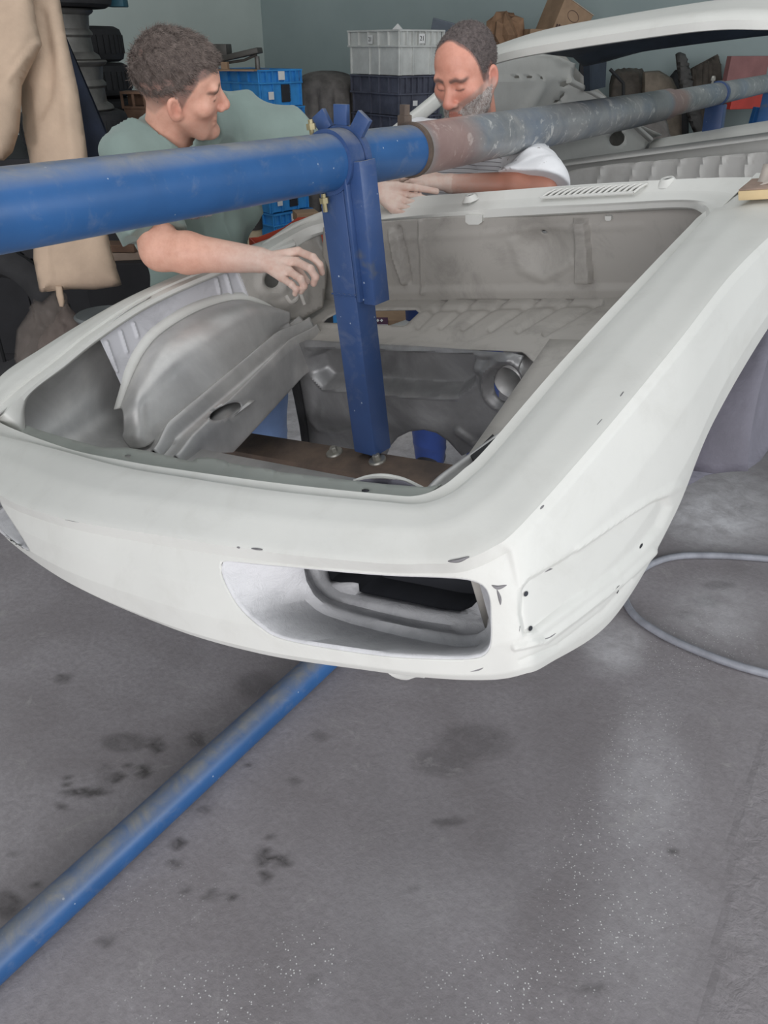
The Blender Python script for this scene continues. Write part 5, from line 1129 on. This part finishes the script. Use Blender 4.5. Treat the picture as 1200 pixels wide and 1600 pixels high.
def headsdf(hd):
    """distance field of a head in its own frame: x to its right, y forward, z up, metres"""
    fat, nose_, ear_z = hd.get('fat', 0), hd.get('nose', 1.0), -.005
    def f(q, cran_only=False):
        d = el(q, (0, -.018, .042), (.0735, .096, .086)); d = smin(d, el(q, (0, .030, .045), (.062, .062, .066)), .03)
        if cran_only: return d
        d = smin(d, el(q, (0, .028, -.022), (.058+fat*.5, .066, .066)), .03)                      # mid face
        d = smin(d, rc(q, (0, .012, -.062), (0, .066, -.098), .050+fat, .027+fat*.5), .03)        # jaw and chin
        for s in (-1, 1):
            d = smin(d, rc(q, (s*.052, -.002, -.035), (s*.030, .050, -.088), .020+fat, .020+fat*.6), .025)
            d = smin(d, el(q, (s*.044, .058, -.012), (.026, .022, .020)), .025)                    # cheek bone
        d = smin(d, rc(q, (-.036, .083, .030), (.036, .083, .030), .013, .013), .014)           # brow ridge
        for s in (-1, 1):
            d = smax(d, -el(q, (s*.031, .101, .011), (.021, .016, .0125)), .012)                 # eye socket
            d = smin(d, el(q, (s*.031, .0785, .0095), (.0145, .0125, .0115)), .003)               # lid over the eyeball
            d = smax(d, -rc(q, (s*.021, .0925, .0035), (s*.041, .087, .0045), .0012, .0012), .0022) # lid slit
            d = smin(d, rc(q, (s*.018, .080, -.004), (s*.042, .076, -.008), .005, .004), .008)     # bag under the eye
        d = smin(d, rc(q, (0, .088, .020), (0, .1085, -.022), .0075, .0115*nose_), .010)          # nose bridge
        d = smin(d, el(q, (0, .109, -.0275), (.0135*nose_, .0125, .0105)), .007)
        for s in (-1, 1):
            d = smin(d, el(q, (s*.0125*nose_, .0985, -.031), (.0085, .0105, .0080)), .005)
            d = smax(d, -el(q, (s*.0065, .104, -.040), (.0042, .005, .0045)), .003)
            d = smax(d, -rc(q, (s*.021, .0925, -.033), (s*.032, .0765, -.058), .0010, .0014), .006)  # fold from nose to mouth
        d = smin(d, rc(q, (-.017, .083, -.0565), (.017, .083, -.0565), .0062, .0062), .008)      # lips
        d = smin(d, rc(q, (-.015, .0815, -.0685), (.015, .0815, -.0685), .0070, .0070), .007)
        d = smax(d, -rc(q, (-.024, .0855, -.0625), (.024, .0855, -.0625), .0012, .0012), .004)
        d = smin(d, el(q, (0, .082, -.1), (.017, .013, .013)), .014)
        for s in (-1, 1):                                                                        # ears
            R = np.array([[math.cos(.42*s), -math.sin(.42*s), 0], [math.sin(.42*s), math.cos(.42*s), 0], [0, 0, 1]]) @ np.array([[1, 0, 0], [0, math.cos(.2), -math.sin(.2)], [0, math.sin(.2), math.cos(.2)]])
            c = np.array((s*.0785, -.010, -.006)); e = el(q, c, (.0085, .0185, .0325), R)
            e = smax(e, -el(q, c+R @ np.array((s*.0085, .002, .004)), (.0075, .0125, .0225), R), .002)
            e = smin(e, el(q, c+R @ np.array((s*.001, .011, -.004)), (.005, .005, .009), R), .004)
            e = smin(e, el(q, c+R @ np.array((-s*.004, .012, -.022)), (.007, .009, .010), R), .006)
            d = smin(d, e, .005)
        return d
    return f
def strands(name, V, N_, n, length, width, flow, mat, parent, rng, jit=.32):
    idx = rng.integers(0, len(V), n); vs = []; fs = []
    for k, i in enumerate(idx):
        p = V[i]; nn = N_[i]; d = flow(p)+rng.normal(0, jit, 3); d = d-nn*(d @ nn)*.9+nn*.28; d /= np.linalg.norm(d); s = np.cross(d, nn); s /= np.linalg.norm(s)+1e-9
        l = length*rng.uniform(.5, 1.2); b = len(vs); m = p+d*l*.55+nn*l*.05; t = p+d*l-nn*l*.12
        vs += [p-s*width-nn*.002, p+s*width-nn*.002, m+s*width*.7, m-s*width*.7, t]; fs += [(b, b+1, b+2, b+3), (b+3, b+2, b+4)]
    me = bpy.data.meshes.new(name); me.from_pydata([tuple(v) for v in vs], [], fs); me.materials.append(mat); me.update()
    o = bpy.data.objects.new(name, me); C.objects.link(o); o.parent = parent; o.matrix_parent_inverse = Matrix.Translation(parent.location).inverted(); return o
def vnormals(V, F):
    n = np.zeros_like(V); a = V[F[:, 1]]-V[F[:, 0]]; b = V[F[:, 2]]-V[F[:, 0]]; fn = np.cross(a, b)
    for k in range(4): np.add.at(n, F[:, k], fn)
    return n/(np.linalg.norm(n, axis=1)[:, None]+1e-12)

class Person: pass
def finger_chain(P, pts, r0, r1):
    d = None; n = len(pts)-1
    for i in range(n):
        e = rc(P, pts[i], pts[i+1], r0+(r1-r0)*i/n, r0+(r1-r0)*(i+1)/n); d = e if d is None else smin(d, e, .004)
    return d
def handsdf(P, hd):
    """palm from wrist to knuckles, five separate jointed fingers"""
    w, K = hd['wrist'], hd['fingers']; kn = [f[0] for f in K[:4]]; d = None
    for i, k in enumerate(kn):
        a = w+(k-w)*.12; e = rc(P, a, k, .016, .0125-(.0015 if i == 3 else 0)); d = e if d is None else smin(d, e, .014)
    th = K[4]; d = smin(d, rc(P, w+(th[0]-w)*.1, th[0], .015, .0135), .012)
    for i, f in enumerate(K[:4]):
        r0 = (.0108, .0112, .0106, .0094)[i]; d = smin(d, finger_chain(P, f, r0, r0*.78), .0035)
    d = smin(d, finger_chain(P, th, .0115, .0088), .005)
    return d
def build_person(name, label, J, hd, hands, cols, shirt, dust, h=.0042):
    """J: joint name -> world point"""
    HB = basis(hd['fwd'], hd['up']); hc = J['head']; hs = hd['scale']; hf = headsdf(hd)
    toh = lambda P: ((P-hc) @ HB)/hs
    ch, pv, nk = J['chest'], J['pelvis'], J['neck']
    sx = J['shL']-J['shR']; sx = sx/np.linalg.norm(sx); spine = ch-pv; spine /= np.linalg.norm(spine); fr = np.cross(sx, spine); fr /= np.linalg.norm(fr); TB = np.stack([sx, fr, np.cross(sx, fr)], 1)
    bl = hd.get('belly', 0)
    def torso(P, g):
        d = el(P, ch, (.165+g, .105+g, .20+g), TB); d = smin(d, el(P, (ch+pv)/2-fr*0, (.150+g+bl*.3, .105+g+bl, .20+g), TB), .08); d = smin(d, el(P, pv, (.160+g, .115+g+bl*.5, .14+g), TB), .08)
        d = smin(d, rc(P, J['shR'], nk-sx*.03-spine*.02, .055+g, .052+g), .06); d = smin(d, rc(P, J['shL'], nk+sx*.03-spine*.02, .055+g, .052+g), .06)
        d = smin(d, rc(P, J['shR'], ch-sx*.09, .062+g, .09+g), .05); d = smin(d, rc(P, J['shL'], ch+sx*.09, .062+g, .09+g), .05); return d
    def body(P):
        d = torso(P, -.012)
        hq = toh(P); head = hf(hq)*hs
        nb = hc+HB @ np.array((0, -.030, -.045))*hs; d = smin(d, rc(P, nk-spine*.03, nb, .062, .056), .03); d = smin(d, head, .022)
        for s in 'RL':
            a, e, w = J['sh'+s], J['el'+s], J['wr'+s]
            lk = hd.get('limb', 1.); d = smin(d, rc(P, a, e, .054*lk, .044*lk), .03); m = e+(w-e)*.28; d = smin(d, rc(P, e, m, .042*lk, .046*lk), .03); d = smin(d, rc(P, m, w, .046*lk, .029*lk), .02)
            d = smin(d, handsdf(P, hands[s]), .016)
            hp, kn, an = J['hip'+s], J['kn'+s], J['an'+s]
            d = smin(d, rc(P, hp, kn, .085, .058), .05); d = smin(d, rc(P, kn, an, .058, .042), .03); d = smin(d, rc(P, an-np.array([0, 0, .02]), an+J['toe']*.16+np.array([0, 0, -.045]), .045, .035), .03)
        return d
    allp = np.array(list(v for k, v in J.items() if k != 'toe')+[p for s in 'RL' for f in hands[s]['fingers'] for p in f]); lo, hi = allp.min(0)-.2, allp.max(0)+.2; hi[2] = max(hi[2], hc[2]+.18); lo[2] = 0
    root = empty(name, (float(J['anR'][0]+J['anL'][0])/2, float(J['anR'][1]+J['anL'][1])/2, 0), label, 'person')
    V, F = snets(body, lo, hi, h)
    # skin colour by region
    q = toh(V); col = np.tile(np.array(cols['skin']), (len(V), 1))
    def blend(m, c):
        nonlocal col; col = col*(1-m[:, None])+np.array(c)*m[:, None]
    isl = (np.linalg.norm(V-hc, axis=1) < .17*hs)
    blend(isl*sstep(1-np.linalg.norm((q-np.array((0, .088, -.0625)))/np.array((.022, .02, .012)), axis=1)+.3)*.55, cols['lip'])
    blend(isl*np.exp(-(((q-np.array((0, .11, -.03)))/.022)**2).sum(1))*.5, cols['flush'])
    for s in (-1, 1):
        blend(isl*np.exp(-(((q-np.array((s*.042, .075, -.025)))/.024)**2).sum(1))*.45, cols['flush'])
        blend(isl*np.exp(-(((q-np.array((s*.08, -.01, -.005)))/.028)**2).sum(1))*.5, cols['flush'])
        dd, _ = dpoly(np.delete(q, 1, 1), [(s*.014, .030), (s*.028, .034), (s*.048, .028)]); blend(isl*(q[:, 1] > .05)*sstep(1.35-dd/.0062)*.95, cols['brow'])
        dd, _ = dpoly(np.delete(q, 1, 1), [(s*.019, .0045), (s*.031, .0025), (s*.043, .0055)]); blend(isl*(q[:, 1] > .05)*sstep(1.1-dd/.003)*.9, cols['brow'])
    if 'scalp' in cols: blend(isl*(np.abs(q[:, 0]) < .0765)*sstep(hd['hairg'](q)/.014+.5)*(.35+.55*sstep((q[:, 2]+.05)/.09) if cols.get('fade') else .85), cols['scalp'])
    if 'tan' in cols:
        for s in 'RL': blend(sstep(1.6-np.linalg.norm(V-(J['el'+s]*.5+J['wr'+s]*.5), axis=1)/.17)*.8, cols['tan'])
    if 'beardc' in cols: blend(isl*sstep(gb(q)/.01+.6)*.75, cols['beardc'])
    if 'stubble' in cols:
        lowf = isl*sstep((-.028-q[:, 2])/.03)*sstep((q[:, 1]+.02)/.03); blend(lowf*.5, cols['stubble'])
    for s in 'RL':
        w, e = J['wr'+s], J['el'+s]; t = ((V-e) @ (w-e))/((w-e) @ (w-e)); nearh = np.minimum(np.linalg.norm(V-w, axis=1), np.min([np.linalg.norm(V-f[0], axis=1) for f in hands[s]['fingers']], 0)) < .16
        k = sstep((t-.35)/.75)*nearh; blend(k*dust[s], cols['dust'])
    meshobj('body', V, F, cols['mat'], root, col)
    N_ = vnormals(V, F)
    return root, toh, HB, hc, hs, hf, torso, V, N_, q, isl, TB, fr, spine, sx

def folds(P, T, amp, seed=0):
    q = P @ T; r = np.random.default_rng(seed); d = np.zeros(len(P))
    for k in range(5):
        a = r.normal(0, 1, 3); a /= np.linalg.norm(a); b = r.normal(0, 1, 3); b /= np.linalg.norm(b); d += np.sin(q @ a*(16+9*k)+2.2*np.sin(q @ b*9+k)+k)/(1+.55*k)
    for k in range(3):
        a = r.normal(0, 1, 3); a /= np.linalg.norm(a); b = r.normal(0, 1, 3); b /= np.linalg.norm(b); c = 1-np.abs(np.sin(q @ a*13+1.6*np.sin(q @ b*7+k)+k*2)); d -= 1.5*c**3
    return amp*d/2
def hairset(root, toh, HB, hc, hs, hf, g, thick, mat, smat, nstr, slen, flow, seed, V0, amp=.003, h=.0032, name='hair', full=False):
    rng = np.random.default_rng(seed)
    def f(P):
        q = toh(P); d = hf(q, not full)*hs; b = g(q); n_ = np.sin(q @ np.array((90, 70, 50.)))*np.sin(q @ np.array((-60, 95, 80.)))+.6*np.sin(q @ np.array((170, -120, 150.)))
        return d-(thick(q)*sstep(b/.03)-.006+.003*np.clip(b/.01, -1, .0)+amp*n_*sstep(b/.03))
    V, F = snets(f, hc-.17, hc+.17, h); o = meshobj(name, V, F, mat, root)
    N_ = vnormals(V, F); b = g(toh(V)); ok = b > .003; fl = lambda p: HB @ flow(toh(p[None])[0])
    if nstr: strands(name+'_strands', V[ok], N_[ok], nstr, slen, .00055, fl, smat, o, rng)
    return o
W = at
def gb(q):
    lowmask = -(q[:, 2]+.008+.50*np.maximum(0, .072-np.abs(q[:, 0])))
    mo, _ = dpoly(np.delete(q, 1, 1), [(-.026, -.054), (0, -.047), (.026, -.054)]); b = np.minimum(lowmask+.002, q[:, 1]-(-.012)); b = np.maximum(b, np.where(q[:, 1] > .06, .008-mo, -.05))
    lip = np.linalg.norm((q-np.array((0, .085, -.0625)))/np.array((.024, .05, .0105)), axis=1); return np.where(lip < 1, -.02, np.clip(b, -.03, .02))
def g1s(q):
    zl = np.interp(q[:, 1], [-.12, -.06, -.02, .008, .022, .05, .075, .1], [-.052, -.042, .010, -.012, .02, .060, .066, .074]); return q[:, 2]-zl
def g1(q):
    zl = np.interp(q[:, 1], [-.12, -.06, -.02, .012, .03, .045, .06, .08, .1], [-.016, -.006, .014, .026, .046, .074, .074, .062, .066]); return q[:, 2]-zl-.004*np.sin(q[:, 0]*70+q[:, 1]*50)
def g2(q):
    zl = np.interp(q[:, 1], [-.12, -.06, -.02, .008, .022, .034, .05, .1], [-.05, -.04, .015, -.012, -.005, .030, .09, .20]); top = .125-np.abs(q[:, 0])*.25; return np.minimum(q[:, 2]-zl, .06)-.02*sstep((q[:, 1]-.02)/.03)*sstep((.035-np.abs(q[:, 0]))/.03)
# ---------------- worker leaning over the left wing --------------------------
Z1 = 1.97
J = dict(head=W(281,140,Z1), neck=W(262,200,2.07), chest=W(305,318,2.33), pelvis=W(322,520,2.62), shR=W(212,246,2.07), shL=W(372,186,2.26),
         elR=W(250,391,2.09), wrR=W(404,406,2.04), elL=W(487,250,2.30), wrL=W(578,292,2.27), toe=np.array([.9,.1,0]))
sxv = J['shL']-J['shR']; sxv[2] = 0; sxv /= np.linalg.norm(sxv)
J['hipR'] = J['pelvis']-sxv*.09-np.array([0,0,.03]); J['hipL'] = J['pelvis']+sxv*.09-np.array([0,0,.03])
J['knR'] = np.array([-2.12,1.66,.50]); J['anR'] = np.array([-2.20,1.62,.09]); J['knL'] = np.array([-1.86,1.95,.50]); J['anL'] = np.array([-1.90,2.0,.09])
def fg(*pts): return [W(*p) for p in pts]
hR = dict(wrist=J['wrR'], fingers=[fg((466,393,2.03),(489,402,1.995),(500,414,2.0),(503,426,2.015)), fg((463,409,2.01),(485,420,1.975),(493,433,1.985),(490,443,2.0)), fg((452,424,2.0),(470,436,1.97),(475,447,1.98),(470,455,1.995)), fg((440,434,2.0),(456,445,1.975),(463,452,1.98),(461,459,1.99)), fg((440,405,2.06),(465,420,2.08),(480,440,2.07))])
hL = dict(wrist=J['wrL'], fingers=[fg((632,304,2.275),(655,308,2.255),(668,312,2.25),(680,318,2.25)), fg((630,314,2.26),(654,320,2.24),(668,326,2.235),(678,330,2.235)), fg((624,322,2.25),(646,329,2.23),(658,333,2.225),(668,336,2.225)), fg((614,328,2.245),(632,335,2.225),(642,338,2.22),(650,340,2.22)), fg((620,291,2.26),(650,293,2.25),(682,299,2.25))])
hd1 = dict(fwd=RV*.96+_fh*.16-np.array([0,0,.10]), up=np.array([0,0,1.])-_fh*.52+RV*.03, scale=1.03, nose=1.08, fat=-.003, hairg=g1s, limb=1.14)
SK1 = srgb(226,174,152)
skin1 = skinmat('skin_fair'); cols1 = dict(skin=SK1, lip=srgb(176,112,100), flush=srgb(206,130,112), brow=srgb(98,78,68), stubble=srgb(170,134,118), dust=srgb(206,186,174), mat=skin1, scalp=srgb(118,102,96), fade=True)
R1 = build_person('person', 'man in a faded green t-shirt leaning over the left wing of the white car', J, hd1, dict(R=hR, L=hL), cols1, None, dict(R=.8, L=.95))
root1, toh, HB, hc, hs, hf, torso1, Vb, Nb, qb, isl, TB, fr, spine, sx = R1
J1 = dict(J)
def tee(torso, J, TB, spine, g, slv, neck_r, botz, amp, seed, hc, HB, hs, nk_off, nk_dn=.05):
    def f(P):
        d = torso(P, g)
        for s in 'RL':
            a, e = J['sh'+s], J['el'+s]; ax = (e-a)/np.linalg.norm(e-a); t = (P-a) @ ax
            sl = rc(P, a, a+(e-a)*(slv[s]+.1), .064+g, .068+g); sl = smax(sl, t-slv[s]*np.linalg.norm(e-a), .006); d = smin(d, sl, .03)
        d = d+folds(P, TB, amp, seed)
        n0 = J['neck']-spine*nk_dn; n1 = hc+HB @ np.array((0, -.02, -.05))*hs; d = smax(d, -rc(P, n0+nk_off, n1, neck_r*.9, neck_r*1.05), .006)
        return smax(d, botz-P[:, 2], .01)
    return f
teal = clothmat('faded_green_cotton', srgb(130,147,141))
f1 = tee(torso1, J, TB, spine, .012, dict(R=.80, L=.92), .066, .70, .015, 3, hc, HB, hs, fr*.02)
allp = np.array([J[k] for k in ('shR','shL','elR','elL','chest','pelvis','neck')])
V, F = snets(f1, allp.min(0)-.24, allp.max(0)+.24, .0055); tsh = meshobj('t_shirt', V, F, teal, root1)
jean = clothmat('washed_blue_denim', srgb(104,128,168), 300, .15)
def legs(J, TB, seed, r0=.098, r1=.078, r2=.066, amp=.005, top=.03):
    def f(P):
        d = el(P, J['pelvis'], (.172, .128, .15), TB)
        for s in 'RL': d = smin(d, rc(P, J['hip'+s], J['kn'+s], r0, r1), .05); d = smin(d, rc(P, J['kn'+s], J['an'+s]+np.array([0, 0, -.03]), r1, r2), .04)
        d = d+folds(P, np.eye(3), amp, seed); return smax(smax(d, .05-P[:, 2], .005), P[:, 2]-(J['pelvis'][2]+top), .005)
    return f
def shoes(J, root, mat, B_):
    for s in 'RL':
        a = J['an'+s]; t = J['toe']/np.linalg.norm(J['toe'])
        def f(P):
            d = rc(P, a+np.array([0, 0, -.03])-t*.03, a+t*.17+np.array([0, 0, -.05]), .056, .042); d = smin(d, rc(P, a, a+np.array([0, 0, .04]), .056, .054), .02)
            return smax(smax(d, .004-P[:, 2], .004), P[:, 2]-.125, .004)
        V, F = snets(f, a-np.array([.3, .3, .1]), a+np.array([.3, .3, .1]), .006); meshobj('work_shoe', V, F, mat, root)
shoe_m = simple('dusty_black_leather', srgb(62,60,60), .7, 0, .2, 10)
def legbox(J): a = np.array([J[k] for k in ('pelvis','hipR','hipL','knR','knL','anR','anL')]); return a.min(0)-.24, a.max(0)+.24
V, F = snets(legs(J, TB, 5), *legbox(J), .007); meshobj('jeans', V, F, jean, root1); shoes(J, root1, shoe_m, TB)
# hair: fuller on top, clipped sides
th1 = lambda q: .007+.009*sstep((q[:, 2]-.05)/.05)*sstep((q[:, 1]+.10)/.06)
hm1 = hairmat('greying_brown_hair', srgb(110,98,92), srgb(66,57,53)); hs1 = hairmat('greying_brown_strands', srgb(126,113,106), srgb(70,60,56))
hairset(root1, toh, HB, hc, hs, hf, g1, th1, hm1, hs1, 12000, .020, lambda q: np.array((q[0]*3, .9, -.3)), 1, Vb)
# chest print
pr = MB(); 
# ---------------- worker standing in the windscreen opening ---------------------
J = dict(head=W(729,120,2.36), neck=W(752,212,2.50), chest=W(742,300,2.62), pelvis=np.array([-1.44,2.62,.92]), shR=W(664,228,2.62), shL=W(812,243,2.53),
         elR=W(585,262,2.62), wrR=W(600,262,2.50), elL=W(845,293,2.31), wrL=W(706,287,2.34), toe=np.array([0.2,-.9,0]))
J['chest'] = np.array([-1.42,2.57,1.14])
sxv = J['shL']-J['shR']; sxv[2] = 0; sxv /= np.linalg.norm(sxv)
J['hipR'] = J['pelvis']-sxv*.09-np.array([0,0,.03]); J['hipL'] = J['pelvis']+sxv*.09-np.array([0,0,.03])
J['knR'] = J['hipR']+np.array([.02,-.06,-.40]); J['anR'] = J['knR']+np.array([0,.05,-.40]); J['anR'][2] = .09
J['knL'] = J['hipL']+np.array([.06,-.06,-.40]); J['anL'] = J['knL']+np.array([0.02,.05,-.40]); J['anL'][2] = .09
J['elR'] = W(610,300,2.58); J['wrR'] = W(640,282,2.44)
hL = dict(wrist=J['wrL'], fingers=[fg((662,270,2.34),(645,266,2.33),(634,270,2.34),(630,276,2.36)), fg((658,277,2.32),(640,274,2.31),(629,279,2.32),(628,285,2.34)), fg((660,284,2.31),(644,284,2.30),(635,288,2.31),(636,293,2.33)), fg((664,290,2.31),(650,292,2.30),(643,295,2.31),(645,298,2.33)), fg((672,274,2.36),(655,274,2.38),(642,281,2.39))])
hR = dict(wrist=J['wrR'], fingers=[fg((622,270,2.41),(612,268,2.39),(606,272,2.38),(606,277,2.38)), fg((626,275,2.40),(615,275,2.38),(608,279,2.37),(609,284,2.37)), fg((630,280,2.39),(619,282,2.37),(613,285,2.36),(615,289,2.36)), fg((634,285,2.39),(624,288,2.37),(619,290,2.36),(621,293,2.36)), fg((630,270,2.38),(618,266,2.36),(608,267,2.35))])
hd2 = dict(fwd=-_fh*.80-RV*.60-np.array([0,0,.42]), up=np.array([0,0,1.])-RV*.03, scale=1.09, nose=1.22, fat=.006, belly=.02, hairg=g2, limb=.92)
skin2 = skinmat('skin_ruddy'); cols2 = dict(skin=srgb(212,152,132), lip=srgb(172,104,98), flush=srgb(202,118,106), brow=srgb(104,84,78), dust=srgb(200,180,168), mat=skin2, scalp=srgb(84,74,72), beardc=srgb(170,146,136), tan=srgb(152,100,80))
R2_ = build_person('person', 'bearded man in a white t-shirt standing in the windscreen opening', J, hd2, dict(R=hR, L=hL), cols2, None, dict(R=.95, L=.6))
root2, toh, HB, hc, hs, hf, torso2, Vb, Nb, qb, isl, TB, fr, spine, sx = R2_
def mat_print():
    m, nt, b = newmat('white_printed_cotton'); v = coords(nt)
    s = nd(nt, 'ShaderNodeSeparateXYZ'); nt.links.new(v, s.inputs[0])
    base = ramp(nt, noise(nt, 7, 6, .6, v), [(.3, srgb(214,214,216)), (.7, srgb(232,232,234))])
    ws = nd(nt, 'ShaderNodeMath', operation='MULTIPLY'); ws.inputs[1].default_value = 75.; nt.links.new(s.outputs[2], ws.inputs[0]); fr_ = nd(nt, 'ShaderNodeMath', operation='FRACT'); nt.links.new(ws.outputs[0], fr_.inputs[0])
    ln = ramp(nt, fr_.outputs[0], [(.80, (0,0,0)), (.84, (1,1,1)), (.94, (1,1,1)), (.98, (0,0,0))])
    lo_ = nd(nt, 'ShaderNodeMath', operation='LESS_THAN'); lo_.inputs[1].default_value = 1.31; nt.links.new(s.outputs[2], lo_.inputs[0])
    lx = nd(nt, 'ShaderNodeMath', operation='LESS_THAN'); lx.inputs[1].default_value = -1.20; nt.links.new(s.outputs[0], lx.inputs[0])
    m1 = nd(nt, 'ShaderNodeMath', operation='MULTIPLY'); nt.links.new(ln, m1.inputs[0]); nt.links.new(lo_.outputs[0], m1.inputs[1]); m2 = nd(nt, 'ShaderNodeMath', operation='MULTIPLY'); nt.links.new(m1.outputs[0], m2.inputs[0]); nt.links.new(lx.outputs[0], m2.inputs[1])
    base = mix(nt, m2.outputs[0], base, srgb(112,108,108))
    vo = nd(nt, 'ShaderNodeTexVoronoi', Scale=13.); nt.links.new(v, vo.inputs['Vector']); sp = ramp(nt, noise(nt, 22, 4, .6, v), [(.62, (0,0,0)), (.66, (.8,.8,.8))])
    hi_ = nd(nt, 'ShaderNodeMath', operation='GREATER_THAN'); hi_.inputs[1].default_value = 1.285; nt.links.new(s.outputs[2], hi_.inputs[0]); m3 = nd(nt, 'ShaderNodeMath', operation='MULTIPLY'); nt.links.new(sp, m3.inputs[0]); nt.links.new(hi_.outputs[0], m3.inputs[1])
    base = mix(nt, m3.outputs[0], base, srgb(104,92,86)); nt.links.new(base, b.inputs['Base Color']); b.inputs['Roughness'].default_value = .9; bump(nt, b, noise(nt, 400, 3, .6, v), .15, .0015); return m
f2 = tee(torso2, J, TB, spine, .012, dict(R=.8, L=.9), .062, .86, .009, 8, hc, HB, hs, fr*.0, -.02)
allp = np.array([J[k] for k in ('shR','shL','elR','elL','chest','pelvis','neck')])
f2b = f2
def f2(P, e=J['elL'], w=J['wrL'], a=J['shL']):
    p0 = W(812, 276, 2.30); n_ = -RV*.24-UPV*.97; s = rc(P, a+(e-a)*.6, e, .082, .078); s = smin(s, rc(P, e, e+(w-e)*.30, .076, .066), .03); s = s+folds(P, np.eye(3), .004, 12)
    return smin(f2b(P), smax(s, (P-p0) @ n_, .006), .02)
V, F = snets(f2, allp.min(0)-.24, allp.max(0)+.24, .0055); meshobj('t_shirt', V, F, mat_print(), root2)
V, F = snets(legs(J, TB, 9, amp=.006), *legbox(J), .007); meshobj('work_trousers', V, F, clothmat('royal_blue_twill', srgb(44,70,138), 300, .15), root2); shoes(J, root2, shoe_m, TB)
hm2 = hairmat('short_dark_grey_hair', srgb(104,94,92), srgb(62,54,54)); hs2 = hairmat('dark_grey_strands', srgb(120,110,106), srgb(60,52,52))
hairset(root2, toh, HB, hc, hs, hf, g2, lambda q: .0075+0*q[:, 0], hm2, hs2, 7000, .008, lambda q: np.array((q[0]*3, -.2, -.5)), 2, Vb, .0006)
bm1 = hairmat('grey_beard', srgb(178,166,160), srgb(132,112,104)); bs1 = hairmat('white_beard_strands', srgb(206,200,196), srgb(150,136,130))
hairset(root2, toh, HB, hc, hs, hf, gb, lambda q: .0095+0*q[:, 0], bm1, bs1, 9000, .010, lambda q: np.array((q[0]*3, .3, -.9)), 3, Vb, .0008, .003, 'beard', True)

def decal(shirt, poly, mat, name, off_=.0012):
    me = shirt.data; n = len(me.vertices); co = np.empty(n*3); me.vertices.foreach_get('co', co); co = co.reshape(-1, 3); F = np.array([p.vertices[:] for p in me.polygons]); N_ = vnormals(co, F)
    q = proj(co); view = (co-CAM0); ok = inside(q[:, :2], poly) & ((N_*view).sum(1) < 0); fk = ok[F].all(1); 
    if not fk.any(): return
    F2 = F[fk]; u, inv = np.unique(F2, return_inverse=True); meshobj(name, co[u]+N_[u]*off_, inv.reshape(F2.shape), mat, None).parent = shirt
    o = C.objects[-1] if False else None
pm = simple('faded_chest_print', srgb(120,104,112), .9, 0, .3, 60, col2=srgb(186,176,172), thr=(.4, .6))
decal(tsh, [(262,318),(300,316),(335,308),(332,338),(300,344),(268,342)], pm, 'chest_print')
